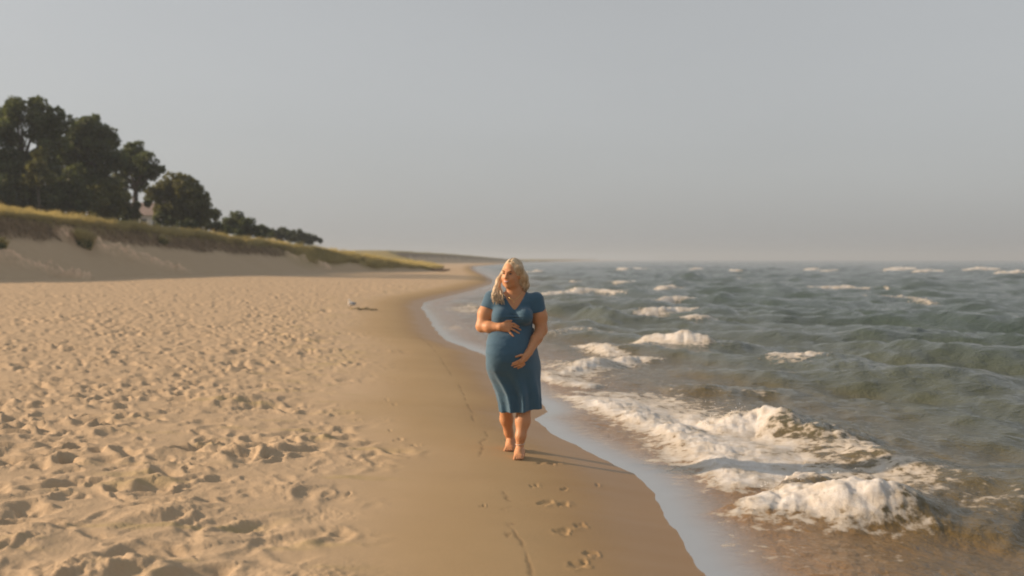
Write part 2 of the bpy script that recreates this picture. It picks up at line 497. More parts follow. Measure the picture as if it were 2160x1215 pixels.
def compact(verts, faces, attrs):
    used = np.unique(faces)
    remap = np.full(len(verts), -1, dtype=np.int64); remap[used] = np.arange(len(used))
    return verts[used], remap[faces], {k: a[used] for k, a in attrs.items()}

def sand_material():
    m, nt, out = new_mat('sand'); g = N(nt)
    p = g.pos()
    n1 = g.noise(p, 1.3, 5); n2 = g.noise(p, 260.0, 2); n3 = g.noise(g.scale(p, (0.35, 1.4, 1)), 0.8, 4)
    dry = g.mix(n1, (0.386, 0.282, 0.178), (0.455, 0.339, 0.220))
    dry = g.mix(g.remap(n2, 0.3, 0.7), dry, g.mix(0.5, dry, (0.52, 0.41, 0.29)))
    damp = g.mix(n3, (0.310, 0.218, 0.114), (0.375, 0.270, 0.146))
    wetc = g.mix(n3, (0.250, 0.142, 0.050), (0.31, 0.182, 0.070))
    c = g.mix(g.math('MULTIPLY', g.attr('damp'), 0.85), dry, damp)
    c = g.mix(g.attr('wet'), c, wetc)
    c = g.mix(g.math('MULTIPLY', g.attr('algae'), 0.34), c, (0.30, 0.25, 0.08))
    c = g.mix(g.math('MULTIPLY', g.attr('dark_line'), 0.48), c, (0.12, 0.085, 0.05))  # darker brown along the swash-edge lines
    soil = g.mix(g.noise(g.scale(p, (1, 1, 0.3)), 3.5, 5), (0.11, 0.072, 0.042), (0.22, 0.15, 0.085))
    c = g.mix(g.attr('scarp'), c, soil)
    c = g.mix(g.math('MULTIPLY', g.attr('sunlit_trail'), g.remap(g.noise(p, 2.5, 4), 0.35, 0.6, 0.1, 0.9)), c, (0.80, 0.56, 0.38))  # sunlight on the trodden trails, painted into the sand colour as a paler tint
    turf = g.mix(g.noise(p, 0.7, 5), (0.20, 0.165, 0.06), (0.33, 0.26, 0.11))
    c = g.mix(g.attr('veg'), c, turf)
    rough = g.remap(g.attr('wet'), 0.0, 1.0, 0.92, 0.42)
    h = g.math('ADD', g.math('MULTIPLY', n2, 0.35), g.noise(p, 45.0, 4))
    bs = g.remap(g.attr('tramp'), 0, 1, 0.12, 0.5)
    nrm = g.bump(h, bs, 0.012)
    s = g.principled(c, rough, nrm, Specular_IOR_Level=g.remap(g.attr('wet'), 0, 1, 0.12, 0.5))
    nt.links.new(s, out.inputs['Surface'])
    return m
MAT_SAND = sand_material()

def build_terrain():
    r = np.concatenate([[0.02, 0.8, 1.6, 2.3], radii(2.9, 3200, 1500.0, 0.0095)])
    th = columns(-30.0, 17.0, 0.078)
    X, Y, F = polar_grid(r, th)
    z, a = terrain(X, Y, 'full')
    V = np.stack([X, Y, z], -1)
    q = a.pop('duneq')
    zf = z[F].min(1); fq = q[F].mean(1)
    keep = z[F].max(1) > -1.6
    isd = (fq > 0.0)
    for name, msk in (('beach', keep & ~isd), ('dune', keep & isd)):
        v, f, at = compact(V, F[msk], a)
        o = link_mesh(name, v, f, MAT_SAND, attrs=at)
        tag(o, kind='structure')
    # the deep lake bed, far below what can be seen through the turbid water
    v, f, at = compact(V, F[~keep], {})
    o = link_mesh('lake_bed', v, f, MAT_SAND); tag(o, kind='structure')
build_terrain()

# ------------------------------------------------------------------ the lake: waves, breakers and foam
WAVES = []
_wr = np.random.default_rng(21)
for i in range(46):
    lam = 0.34 * (6.2 / 0.34) ** (i / 45.0)
    spread = 0.95 if lam < 1.2 else (0.55 if lam < 2.6 else 0.30)
    ang = math.atan2(-0.62, -0.78) + _wr.normal(0, spread)
    amp = 0.0118 * lam ** 0.62 * (0.6 + 0.8 * _wr.random())
    amp *= 1.55 if lam > 1.8 else 1.0
    WAVES.append((lam, math.cos(ang), math.sin(ang), amp, _wr.random() * 6.28))

# breaking crests: points of the photograph (px, py, crest height m), foam reach in front, width scale, foam strength
CREST = [
    # the two near breakers and the foam sheet of the bore before them
    ([(1470, 905, .06, 1), (1520, 882, .16, 1), (1580, 866, .23, 1), (1640, 858, .28, .8), (1700, 872, .27, .5), (1780, 905, .20, .55), (1880, 960, .11, .6), (2010, 1010, .05, .5)], 2.5, 1.0, 1.0, .12),
    ([(1545, 1046, .05, .8), (1610, 1026, .16, 1), (1690, 1010, .23, 1), (1770, 1004, .26, 1), (1850, 1010, .25, 1), (1915, 1022, .22, .7), (1960, 1034, .18, .15), (2040, 1058, .12, .1), (2180, 1088, .08, .05)], 1.7, 0.95, 1.0, .30),
    ([(1205, 822, .02), (1250, 838, .07), (1320, 856, .11), (1400, 890, .11), (1480, 935, .10), (1530, 972, .09), (1570, 1008, .08), (1600, 1042, .05)], 2.0, 0.9, .95, 2.6),
    # bores farther along the shore
    ([(1140, 800, .02), (1190, 778, .09), (1250, 757, .15), (1310, 742, .17), (1345, 745, .1), (1400, 760, .04)], 2.0, 1.0, .9, .3),
    ([(1230, 722, .06), (1262, 724, .16), (1300, 738, .1), (1330, 748, .03)], 1.8, .9, .85, .4),
    ([(1130, 712, .05), (1165, 702, .14), (1215, 690, .19), (1270, 700, .16), (1340, 716, .06)], 1.6, 1.0, .45, .2),
    ([(1120, 622, .06), (1170, 616, .2), (1225, 606, .3), (1270, 610, .2), (1330, 622, .05)], 1.9, 1.2, .95, .3),
    ([(1120, 786, .02), (1180, 800, .06), (1240, 812, .05), (1265, 818, .02)], 2.0, .9, .8, 1.6),
    # whitecaps
    ([(1355, 722, .05), (1395, 704, .26), (1450, 700, .34), (1490, 704, .32, .8), (1530, 714, .24, .1), (1580, 724, .15, 0), (1640, 735, .05, 0)], 2.2, 1.0, 1.0, .2),
    ([(1330, 660, .05), (1365, 646, .24), (1400, 642, .28), (1440, 646, .15), (1500, 655, .04)], 2.0, 1.1, 1.0, .2),
    ([(1425, 680, .04), (1455, 668, .18), (1490, 666, .2), (1550, 675, .05)], 1.8, 1.0, .9, .2),
    ([(1360, 638, .04), (1390, 626, .2), (1425, 622, .24), (1480, 630, .05)], 1.8, 1.1, .9, .2),
    ([(1370, 612, .04), (1400, 602, .24), (1425, 600, .25), (1460, 606, .05)], 1.8, 1.3, .9, .2),
    ([(1280, 600, .05), (1310, 593, .28), (1345, 592, .28), (1375, 598, .05)], 1.8, 1.4, 1.0, .2),
    ([(1640, 757, .05), (1680, 741, .26), (1715, 738, .28, .9), (1750, 744, .25, .2), (1800, 758, .22, .05), (1860, 775, .2, 0), (1950, 790, .12, 0), (2050, 800, .04, 0)], 1.8, 1.0, .95, .2),
    ([(1700, 772, .06), (1780, 762, .25), (1880, 782, .22), (1990, 800, .12), (2100, 812, .04)], 1.2, 1.2, .12, .1),
    ([(1395, 822, .05), (1450, 806, .15), (1530, 806, .17), (1620, 818, .08), (1700, 832, .03)], 1.2, 1.0, .32, .1),
    ([(1690, 608, .06), (1720, 599, .3), (1775, 599, .3), (1810, 602, .15), (1900, 612, .05)], 1.6, 1.4, 1.0, .2),
    ([(1770, 610, .1), (1795, 604, .25), (1830, 606, .1)], 1.5, 1.3, .9, .2),
    ([(1790, 626, .05), (1830, 619, .22), (1890, 618, .25), (1960, 632, .18), (2040, 648, .05)], 1.2, 1.3, .55, .2),
    ([(2050, 684, .06), (2080, 662, .28), (2110, 656, .3), (2170, 668, .2), (2250, 690, .1)], 1.3, 1.0, .6, .2),
    ([(1820, 712, .06), (1890, 690, .22), (1960, 690, .2), (2060, 705, .08)], 1.2, 1.2, .10, .1),
    ([(2060, 712, .05), (2120, 700, .2), (2200, 706, .15), (2300, 720, .1)], 1.2, 1.2, .15, .1),
    ([(1195, 596, .05), (1212, 589, .22), (1235, 594, .06)], 1.6, 1.3, .8, .2),
    ([(1110, 576, .1), (1135, 569, .32), (1165, 572, .1)], 1.7, 1.8, .9, .2),
    ([(1300, 570, .1), (1320, 563, .38), (1360, 566, .3), (1380, 568, .1)], 1.7, 2.2, .9, .2),
    ([(1450, 570, .1), (1465, 564, .36), (1485, 568, .1)], 1.6, 2.0, .8, .2),
    ([(1532, 574, .1), (1552, 567, .4), (1575, 571, .1)], 1.7, 2.0, .95, .2),
    ([(1540, 588, .1), (1554, 583, .25), (1575, 587, .1)], 1.5, 1.5, .7, .2),
    ([(1695, 571, .1), (1715, 563, .45), (1735, 567, .1)], 1.7, 2.2, .95, .2),
    ([(1730, 573, .1), (1750, 567, .38), (1780, 571, .1)], 1.6, 2.2, .85, .2),
    ([(1862, 574, .1), (1885, 563, .52), (1915, 562, .52), (1935, 569, .1)], 1.9, 2.6, 1.0, .2),
    ([(1930, 575, .1), (1945, 567, .48), (1965, 567, .4), (1990, 573, .1)], 1.8, 2.4, 1.0, .2),
    ([(2030, 573, .1), (2055, 564, .55), (2085, 563, .52), (2105, 570, .1)], 1.9, 2.6, 1.0, .2),
    ([(2085, 578, .1), (2120, 572, .42), (2160, 571, .42), (2200, 576, .2)], 1.7, 2.2, 1.0, .2),
]

def water_surface(X, Y):
    R = np.hypot(X, Y)
    off = X - shore_x(Y)
    bed = profile(-off)
    spacing = np.minimum(R * R / 1500.0, 0.0095 * R) * 0.75 + 0.004
    grow = sstep(0.6, 5.0, off) * 0.8 + 0.2 * sstep(0.4, 1.3, off)
    mod = 0.75 + 0.6 * fbm(X * 0.11, Y * 0.11, 2, 301)
    h = np.zeros(X.shape)
    wx = X + 0.35 * noise2(X * 0.35, Y * 0.35, 303); wy = Y + 0.35 * noise2(X * 0.35 + 7, Y * 0.35, 304)
    for lam, cx, cy, amp, ph in WAVES:
        k = 2 * math.pi / lam
        wgt = sstep(1.6, 3.5, lam / spacing)
        a = amp * wgt
        c = np.sin(k * (wx * cx + wy * cy) + ph)
        h += a * (c + 0.30 * (c * c - 0.5) * 1.2)
    # long swell remains visible far out
    for lam, amp, ang in ((9.0, .05, .2), (14.0, .07, -.1), (21.0, .08, .12)):
        k = 2 * math.pi / lam; a0 = math.atan2(-0.55, -0.83) + ang
        c = np.sin(k * (wx * math.cos(a0) + wy * math.sin(a0)) + lam)
        h += amp * (c + 0.5 * (c * c - 0.5)) * sstep(4, 25, off) * sstep(1.2, 3, lam / spacing)
    h = h * grow * mod * 1.25
    foam = np.zeros(X.shape); ridge = np.zeros(X.shape)
    nz = fbm(X * 3.0, Y * 3.0, 3, 311)
    for pts, reach, wide, strength, back in CREST:
        A = np.array([tuple(q) + ((1.0,) if len(q) == 3 else ()) for q in pts])
        for _ in range(2):                                   # round the corners of the crest line
            A = np.concatenate([A[:1], np.stack([A[:-1] * .75 + A[1:] * .25, A[:-1] * .25 + A[1:] * .75], 1).reshape(-1, 4), A[-1:]])
        pts = A.tolist()
        P = [at_height(q[0], q[1], q[2]) for q in pts]; fw = np.array([q[3] if len(q) > 3 else 1.0 for q in pts])
        hs = np.array([p.z for p in P]); hmax = hs.max()
        XY = [(p.x, p.y) for p in P]
        arr = np.array(XY)
        pad = 4.0 * max(1.0, hmax * 8) * wide
        m = (X > arr[:, 0].min() - pad) & (X < arr[:, 0].max() + pad) & (Y > arr[:, 1].min() - pad) & (Y < arr[:, 1].max() + pad)
        if not m.any(): continue
        xs, ys = X[m], Y[m]
        amp = 0.06 * min(1.0, np.hypot(*arr.mean(0)) / 12)
        d, t, side = line_dist(xs + amp * noise2(xs * 1.7, ys * 1.7, 321), ys + amp * noise2(xs * 1.7 + 3, ys * 1.7, 322), XY)
        seg = np.hypot(*(arr[1:] - arr[:-1]).T); acc = np.concatenate([[0], np.cumsum(seg)]) / seg.sum()
        hc = np.interp(t, acc, hs)
        endd = sstep(0.0, 0.06, t) * sstep(1.0, 0.94, t)
        sd = d * side                        # front side: the right hand of a left-to-right crest, towards the viewer
        wf = (0.12 + 1.15 * hmax) * wide; wb = (0.22 + 2.6 * hmax) * wide
        pr = np.where(sd > 0, np.exp(-(np.abs(sd) / wf) ** 2.2), np.exp(-(np.abs(sd) / wb) ** 1.6))
        pr = pr - 0.07 * np.exp(-((sd - 2.1 * wf) / (0.9 * wf)) ** 2)
        rid = hc * pr * endd * (0.74 + 0.5 * fbm(xs * 1.3, ys * 1.3, 2, 341) + 0.22 * fbm(xs * 5, ys * 5, 3, 343))
        ridge[m] = np.maximum(ridge[m], rid)
        ff = np.where(sd > 0, np.clip(1.25 * (1 - sd / (1.25 * reach * wf)), 0, 1), np.clip(1.2 * (1 + sd / (wb * back * 1.6 + 0.08)), 0, 1))
        ff = ff * endd * strength * np.interp(t, acc, fw) * sstep(0.15, 0.55, hc / hmax + 0.35 * nz[m])
        foam[m] = np.maximum(foam[m], ff)
    h = h * (1 - 0.55 * np.clip(ridge / 0.2, 0, 1)) + ridge
    # lacy leftover foam behind the breakers and along the swash
    near = R < 40
    xs, ys = X[near], Y[near]
    def patch(px, py, z, rx, ry, st):
        c = at_height(px, py, z)
        e = np.exp(-(((xs - c.x) / rx) ** 2 + ((ys - c.y) / ry) ** 2))
        foam[near] = np.maximum(foam[near], st * e)
    patch(1570, 930, .1, .3, .5, .95); patch(1640, 930, .12, .3, .5, 1.0); patch(1700, 955, .1, .3, .45, .9); patch(1640, 970, .08, .35, .4, 1.0); patch(1640, 1008, .05, .35, .3, .85); patch(1600, 975, .06, .30, .5, .95); patch(1660, 985, .1, .35, .45, 1.0); patch(1730, 985, .1, .4, .4, .85); patch(1560, 1020, .05, .2, .25, .8); patch(1850, 985, .1, .7, 1.0, .62); patch(1960, 1010, .1, .6, .7, .5); patch(1700, 985, .1, .4, .6, .6); patch(2120, 1060, .05, .5, .4, .42)
    patch(1430, 950, .05, .35, 1.2, .75); patch(1560, 985, .04, .35, .5, .6); patch(1380, 870, .05, .5, 1.3, .75)
    patch(1200, 790, .03, .8, 1.2, .6); patch(1170, 770, .03, .5, 2.0, .5); patch(1640, 1150, .03, .5, .6, .30); patch(1850, 1170, .03, .5, .3, .30)
    patch(980, 650, .02, 1.0, 3.0, .6); patch(960, 690, .02, .5, 2.0, .45); patch(1010, 630, .02, 1.2, 2.0, .5)
    lump = foam * sstep(0.3, 0.8, foam)
    lump_n = fbm(X * 5.5, Y * 5.5, 4, 331)
    foam *= np.clip(0.88 + 0.5 * fbm(X * 2.3, Y * 2.3, 3, 351), 0.3, 1.0)
    h = h + 0.020 * fbm(X * 2.4, Y * 3.6, 4, 355, 0.65) * sstep(0.28, 0.75, off) * sstep(6, 3, off) * (R < 40)
    h = h + np.where(R < 60, lump * (0.036 * lump_n + 0.016 * fbm(X * 14, Y * 14, 3, 333)) * sstep(0.02, 0.12, ridge + 0.03), 0)
    return h, foam, bed, off

def water_material():
    m, nt, out = new_mat('lake_water'); g = N(nt)
    p = g.pos()
    dep = g.attr('depth'); fm = g.attr('foam')
    body = g.mix(g.remap(dep, 0.02, 0.34), (0.245, 0.142, 0.062), (0.125, 0.088, 0.034))
    body = g.mix(g.remap(dep, 0.22, 0.8), body, (0.070, 0.078, 0.052))
    body = g.mix(g.remap(dep, 0.6, 2.0), body, (0.046, 0.067, 0.057))
    fine = g.noise(g.scale(p, (1.0, 1.0, 1.0)), 7.0, 5, 0.6)
    fine2 = g.noise(g.scale(p, (1.0, 1.0, 1.0)), 26.0, 3, 0.6)
    calm = g.remap(dep, 0.02, 0.095, 0.02, 1.0)
    hgt = g.math('ADD', g.math('MULTIPLY', fine, 1.0), g.math('MULTIPLY', fine2, 0.25))
    chop = g.noise(g.scale(p, (1.0, 1.3, 1.0)), 1.9, 5, 0.62, 0.4)
    far = g.remap(dep, 0.3, 1.2, 0.0, 1.0)
    nrm0 = g.bump(chop, g.math('MULTIPLY', far, 0.42), 0.30)
    nrm = g.bump(hgt, g.math('MULTIPLY', calm, 0.62), 0.055, nrm0)
    wsurf = g.principled(body, 0.08, nrm, IOR=1.33, Specular_IOR_Level=0.5)
    tr = nt.nodes.new('ShaderNodeBsdfTransparent')
    clear = nt.nodes.new('ShaderNodeMixShader')
    # thin water lets the sand show: turbidity grows with depth; the surface still mirrors the sky
    gl = nt.nodes.new('ShaderNodeBsdfGlossy'); gl.inputs['Roughness'].default_value = 0.07; gl.inputs['Color'].default_value = (0.82, 0.77, 0.72, 1)
    nt.links.new(nrm, gl.inputs['Normal'])
    fr = nt.nodes.new('ShaderNodeFresnel'); fr.inputs['IOR'].default_value = 1.33; nt.links.new(nrm, fr.inputs['Normal'])
    film = nt.nodes.new('ShaderNodeMixShader')
    nt.links.new(fr.outputs[0], film.inputs[0]); nt.links.new(tr.outputs[0], film.inputs[1]); nt.links.new(gl.outputs[0], film.inputs[2])
    nt.links.new(g.remap(dep, 0.008, 0.115, 0.0, 1.0), clear.inputs[0])
    nt.links.new(film.outputs[0], clear.inputs[1]); nt.links.new(wsurf, clear.inputs[2])
    # foam
    vor = g.node('ShaderNodeTexVoronoi', feature='SMOOTH_F1'); vor.inputs['Scale'].default_value = 11.0
    warp = g.node('ShaderNodeVectorMath', operation='ADD')
    nt.links.new(p, warp.inputs[0])
    nn = g.node('ShaderNodeTexNoise'); nn.inputs['Scale'].default_value = 5.0; nt.links.new(p, nn.inputs['Vector'])
    sc = g.node('ShaderNodeVectorMath', operation='SCALE'); sc.inputs['Scale'].default_value = 0.35
    nt.links.new(nn.outputs['Color'], sc.inputs[0]); nt.links.new(sc.outputs[0], warp.inputs[1]); nt.links.new(warp.outputs[0], vor.inputs['Vector'])
    brk = g.math('ADD', g.math('MULTIPLY', g.math('SUBTRACT', g.noise(p, 8.0, 7, 0.68), 0.5), 1.6), g.math('MULTIPLY', g.math('SUBTRACT', vor.outputs['Distance'], 0.45), 0.6))
    lace = g.math('ADD', g.math('SUBTRACT', g.math('MULTIPLY', fm, 1.15), 0.38), brk)
    ffac = g.remap(lace, -0.02, 0.30)
    fn = g.bump(g.math('ADD', g.noise(p, 34.0, 5, 0.75), g.math('MULTIPLY', g.noise(p, 70.0, 3), 0.4)), 0.42, 0.035)
    fcol = g.mix(g.remap(lace, 0.05, 1.0), (0.44, 0.385, 0.31), (0.62, 0.60, 0.575))
    fs = g.principled(fcol, 0.7, fn, Specular_IOR_Level=0.2, Subsurface_Weight=0.6, Subsurface_Scale=0.10, Subsurface_Radius=(1.0, 0.9, 0.8))
    fin = nt.nodes.new('ShaderNodeMixShader')
    nt.links.new(ffac, fin.inputs[0]); nt.links.new(clear.outputs[0], fin.inputs[1]); nt.links.new(fs, fin.inputs[2])
    nt.links.new(fin.outputs[0], out.inputs['Surface'])
    return m
MAT_WATER = water_material()

def build_water():
    r = np.concatenate([[0.5, 1.5, 2.4], radii(2.9, 6000, 1500.0, 0.0095)])
    th = columns(-8.0, 29.5, 0.078, lo=-60, hi=170)
    X, Y, F = polar_grid(r, th)
    h, foam, bed, off = water_surface(X, Y)
    tz = bed
    film = 0.004 + 0.010 * sstep(0.0, 0.25, off)
    h = np.maximum(h, np.where(off > 0.0, bed * 0.98 + 0.002, -9))
    h = h + film * sstep(-0.02, 0.2, off)
    V = np.stack([X, Y, h], -1)
    depth = np.clip(h - np.minimum(tz, 0.05), 0, 6)
    keep = (off[F].max(1) > -0.12) & ((h - tz)[F].max(1) > -0.02)
    isf = (foam[F].mean(1) > 0.55) & (np.hypot(X, Y)[F].mean(1) < 900)
    at = dict(depth=depth, foam=foam)
    v, f, a = compact(V, F[keep & ~isf], at)
    o = link_mesh('lake_water', v, f, MAT_WATER, attrs=a); tag(o, kind='structure')
    v, f, a = compact(V, F[keep & isf], at)
    o = link_mesh('wave_foam', v, f, MAT_WATER, attrs=a)
    tag(o, 'white foam on the breaking waves and whitecaps', 'foam', kind='stuff')
build_water()

# ------------------------------------------------------------------ trees, grass, house, bird, driftwood
def leaf_material(name, dark, light):
    m, nt, out = new_mat(name); g = N(nt)
    t = g.attr('tint')
    c = g.mix(t, dark, light)
    d = g.principled(c, 0.55, Specular_IOR_Level=0.25)
    tl = nt.nodes.new('ShaderNodeBsdfTranslucent'); nt.links.new(g.mix(0.5, c, (light[0] * 1.5, light[1] * 1.4, light[2] * 0.8)), tl.inputs['Color'])
    mx = nt.nodes.new('ShaderNodeMixShader'); mx.inputs[0].default_value = 0.38
    nt.links.new(d, mx.inputs[1]); nt.links.new(tl.outputs[0], mx.inputs[2]); nt.links.new(mx.outputs[0], out.inputs['Surface'])
    return m
MAT_LEAF = leaf_material('leaves_dark', (0.024, 0.046, 0.024), (0.115, 0.140, 0.055))
MAT_LEAF_YELLOW = leaf_material('leaves_olive', (0.045, 0.062, 0.024), (0.17, 0.17, 0.06))
MAT_LEAF_FAR = leaf_material('leaves_far', (0.035, 0.050, 0.026), (0.075, 0.090, 0.042))
MAT_GRASS = leaf_material('dune_grass', (0.23, 0.205, 0.095), (0.54, 0.46, 0.25))
MAT_ROOT = leaf_material('dry_roots', (0.075, 0.050, 0.030), (0.19, 0.135, 0.075))
MAT_BARK = simple_mat('bark', (0.060, 0.048, 0.038), 0.85, 0.4, 3.0, 0.6, 12.0)

def leaf_cards(centers, size, rs):
    n = len(centers)
    nrm = rs.normal(size=(n, 3)); nrm /= np.linalg.norm(nrm, axis=1)[:, None]
    a = np.cross(nrm, rs.normal(size=(n, 3))); a /= np.linalg.norm(a, axis=1)[:, None]
    b = np.cross(nrm, a)
    s = (size * (0.6 + 0.8 * rs.random(n)))[:, None]
    k = 0.55
    V = np.stack([centers - a * s, centers + b * s * k, centers + a * s, centers - b * s * k], 1).reshape(-1, 3)
    F = np.arange(n * 4).reshape(n, 4)
    return V, F

def make_tree(name, label, Y, trunk_px, blobs, leaf=0.17, dens=1.0, mat=None, seed=1, group=None, trunk_r=0.22, forks=True, category='tree', depth_k=1.0):
    rs = np.random.default_rng(seed)
    k = Y / FPX
    bx, _ = ray(trunk_px, 500)
    base = Vector((bx * Y, Y, hz(bx * Y, Y) - 0.15))
    root = empty(name, base)
    tag(root, label, category, group)
    C = []; T = []; cen = []
    for (px, py, rp) in blobs:
        r = rp * k
        c = at_depth(px, py, Y + rs.uniform(-0.8, 0.8) * r * depth_k)
        cen.append((c, r))
        nc = max(5, int(13 + r * 4))
        for j in range(nc):
            d = rs.normal(size=3); d /= np.linalg.norm(d)
            cc = np.array(c) + d * r * (0.35 + 0.45 * rs.random())
            cr = r * rs.uniform(0.28, 0.48)
            m = max(12, int(dens * 95 * (cr / 0.6) ** 2 * (0.17 / leaf) ** 2))
            p = rs.normal(size=(m, 3)); p /= np.linalg.norm(p, axis=1)[:, None]
            rad = cr * (0.55 + 0.5 * rs.random(m)) ** 0.7
            P = cc + p * rad[:, None] * np.array([1.1, 1.1, 0.85])
            tone = np.clip(rs.normal(0.35, 0.22) + rs.normal(0, 0.16, m), 0, 1)
            C.append(P); T.append(tone)
    C = np.concatenate(C) - np.array(base); T = np.concatenate(T)
    V, F = leaf_cards(C, leaf, rs)
    link_mesh('crown', V, F, mat or MAT_LEAF, root, smooth=False, attrs=dict(tint=np.repeat(T, 4)))
    g = Geo()
    zs = sorted(cen, key=lambda t: t[0].z)
    low = zs[0][0].z - base.z
    top = max(c.z for c, r in cen) - base.z
    mid = sum((c - base for c, r in cen), Vector()) / len(cen)
    fork = Vector((mid.x * 0.35, mid.y * 0.35, max(0.8, min(mid.z * 0.62, low + 0.8))))
    g.tube([(0, 0, 0), (fork.x * 0.4 + 0.06, fork.y * 0.4, fork.z * 0.5), fork], [trunk_r * 1.25, trunk_r, trunk_r * 0.8], 8)
    g.tube([fork, fork.lerp(mid, 0.6) + Vector((0.1, 0, 0.2)), Vector((mid.x, mid.y, top - 0.3))], [trunk_r * 0.78, trunk_r * 0.5, trunk_r * 0.12], 7)
    g.build('trunk', MAT_BARK, root)
    if forks:
        lg = Geo()
        for c, r in cen:
            e = c - base
            s = fork.lerp(mid, 0.25 * rs.random())
            mdl = s.lerp(e, 0.5) + Vector((rs.normal(0, .15), rs.normal(0, .15), 0.25))
            lg.tube([s, mdl, e], [trunk_r * 0.45, trunk_r * 0.3, trunk_r * 0.1], 5)
        lg.build('limbs', MAT_BARK, root)
    return root

make_tree('broadleaf_tree', 'tallest dark green broadleaf tree with sky gaps at the left edge above the dune', 86, 50,
          [(38, 240, 36), (85, 236, 36), (10, 285, 40), (118, 262, 34), (75, 262, 24), (-30, 250, 45), (-5, 345, 50), (105, 300, 34), (60, 338, 34), (25, 225, 20), (-60, 320, 60), (35, 372, 40), (95, 355, 36), (62, 283, 14)], seed=11, trunk_r=0.3)
make_tree('broadleaf_tree', 'second dark broadleaf tree with a rounded top, right beside the tallest one', 94, 190,
          [(185, 280, 40), (160, 308, 36), (215, 296, 36), (192, 258, 20), (195, 340, 48), (235, 338, 32), (150, 352, 42), (225, 372, 38), (175, 385, 40)], seed=12, trunk_r=0.3)
make_tree('broadleaf_tree', 'slim tree with bare trunk gaps below its crown, leaning over the rounded olive tree', 100, 283,
          [(284, 320, 24), (264, 342, 28), (308, 342, 28), (290, 362, 28), (322, 362, 18), (338, 356, 11), (262, 372, 22), (300, 388, 16), (255, 395, 16)], seed=13, trunk_r=0.34)
make_tree('broadleaf_tree', 'wide rounded olive green tree standing alone right of the bare trunks', 103, 385,
          [(372, 388, 30), (398, 402, 34), (345, 402, 26), (424, 432, 30), (385, 432, 42), (322, 408, 22), (444, 452, 20), (350, 440, 30), (410, 460, 28)], mat=MAT_LEAF_YELLOW, seed=14, dens=1.1)
make_tree('broadleaf_tree', 'low dark tree on the dune between the rounded tree and the far tree line', 114, 508,
          [(500, 466, 20), (522, 474, 22), (482, 476, 20), (540, 484, 14), (510, 486, 22), (470, 480, 16)], seed=15, leaf=0.19)
make_tree('broadleaf_tree', 'small dark tree at the right end of the near tree row', 120, 550,
          [(548, 482, 12), (562, 488, 10), (555, 492, 12)], seed=16, leaf=0.2, trunk_r=0.15)
for i, (px, bl, lab) in enumerate([
        (590, [(580, 492, 13), (598, 490, 13), (590, 500, 14), (608, 497, 11)], 'first hazy far tree beyond the low dark tree'),
        (622, [(618, 494, 12), (632, 496, 12), (622, 504, 13), (642, 500, 10)], 'middle hazy far tree of the row sloping down to the beach'),
        (655, [(650, 500, 10), (662, 503, 9), (675, 507, 6), (655, 510, 10), (640, 508, 10)], 'last and lowest hazy far tree of the row')]):
    make_tree('far_tree', lab, 150 + 6 * i, px, bl, leaf=0.26, mat=MAT_LEAF_FAR, seed=30 + i, trunk_r=0.14, group='hazy trees far along the dune', forks=False)
make_tree('understory_tree', 'yellow green young tree lit in front of the tall dark trees', 83, 82,
          [(84, 326, 18), (78, 350, 22), (92, 372, 24), (70, 380, 22)], mat=MAT_LEAF_YELLOW, seed=41, trunk_r=0.1, group='understory in front of the trees')
for i, (px, bl, lab) in enumerate([
        (15, [(10, 400, 42), (40, 420, 34), (-30, 405, 48), (10, 430, 26)], 'dark bushy shrub at the left edge under the tallest tree'),
        (75, [(70, 418, 36), (100, 415, 32), (60, 390, 28), (95, 436, 22), (60, 434, 22)], 'dark shrub below the yellow green young tree'),
        (140, [(130, 412, 40), (165, 420, 36), (145, 388, 34), (130, 440, 24), (165, 444, 22)], 'dark shrub between the tallest and the second tree'),
        (210, [(200, 424, 36), (232, 430, 32), (212, 404, 32), (245, 418, 28), (205, 450, 22), (235, 455, 20)], 'dark shrub at the foot of the second tree'),
        (262, [(262, 440, 24), (280, 452, 18), (256, 424, 20), (262, 460, 18), (290, 432, 9), (312, 428, 9)], 'small dark shrub below the bare trunk gap'),
        (345, [(338, 462, 15), (362, 468, 16), (388, 474, 14), (405, 476, 14)], 'low shrub at the foot of the rounded olive tree'),
        (440, [(430, 474, 18), (458, 478, 16), (412, 476, 14), (480, 488, 14)], 'low shrub right of the rounded olive tree'),
        (530, [(525, 492, 12), (545, 495, 11), (505, 490, 13), (566, 498, 9)], 'low shrub under the small dark tree at the row end')]):
    make_tree('shrub', lab, (84, 86, 89, 93, 97, 101, 107, 118)[i], px, bl, seed=50 + i, trunk_r=0.08, forks=False, group='understory in front of the trees', category='shrub', mat=(MAT_LEAF_YELLOW if i == 3 else MAT_LEAF))

# ---- marram grass on the dunes
def blades(P, L, W, rs, lean=0.35, droop=False, dirn=None):
    """two-triangle bent blades at points P"""
    n = len(P)
    az = rs.random(n) * 2 * np.pi if dirn is None else dirn + rs.normal(0, .6, n)
    d = np.stack([np.cos(az), np.sin(az), np.zeros(n)], -1)
    side = np.stack([-np.sin(az), np.cos(az), np.zeros(n)], -1) * (W * (0.7 + 0.6 * rs.random(n)))[:, None]
    ln = (L * (0.55 + 0.75 * rs.random(n)))[:, None]
    le = (lean * (0.3 + rs.random(n)))[:, None]
    up = np.array([0, 0, -1.0 if droop else 1.0])
    m = P + up * ln * 0.6 + d * ln * le * 0.45
    t = P + up * ln * (1.0 - 0.18 * le) + d * ln * le
    V = np.stack([P - side, P + side, m + side * 0.8, m - side * 0.8, t], 1).reshape(-1, 3)
    b = np.arange(n)[:, None] * 5
    F = np.concatenate([b + np.array([0, 1, 2]), b + np.array([0, 2, 3]), b + np.array([3, 2, 4])], 0)
    return V, F

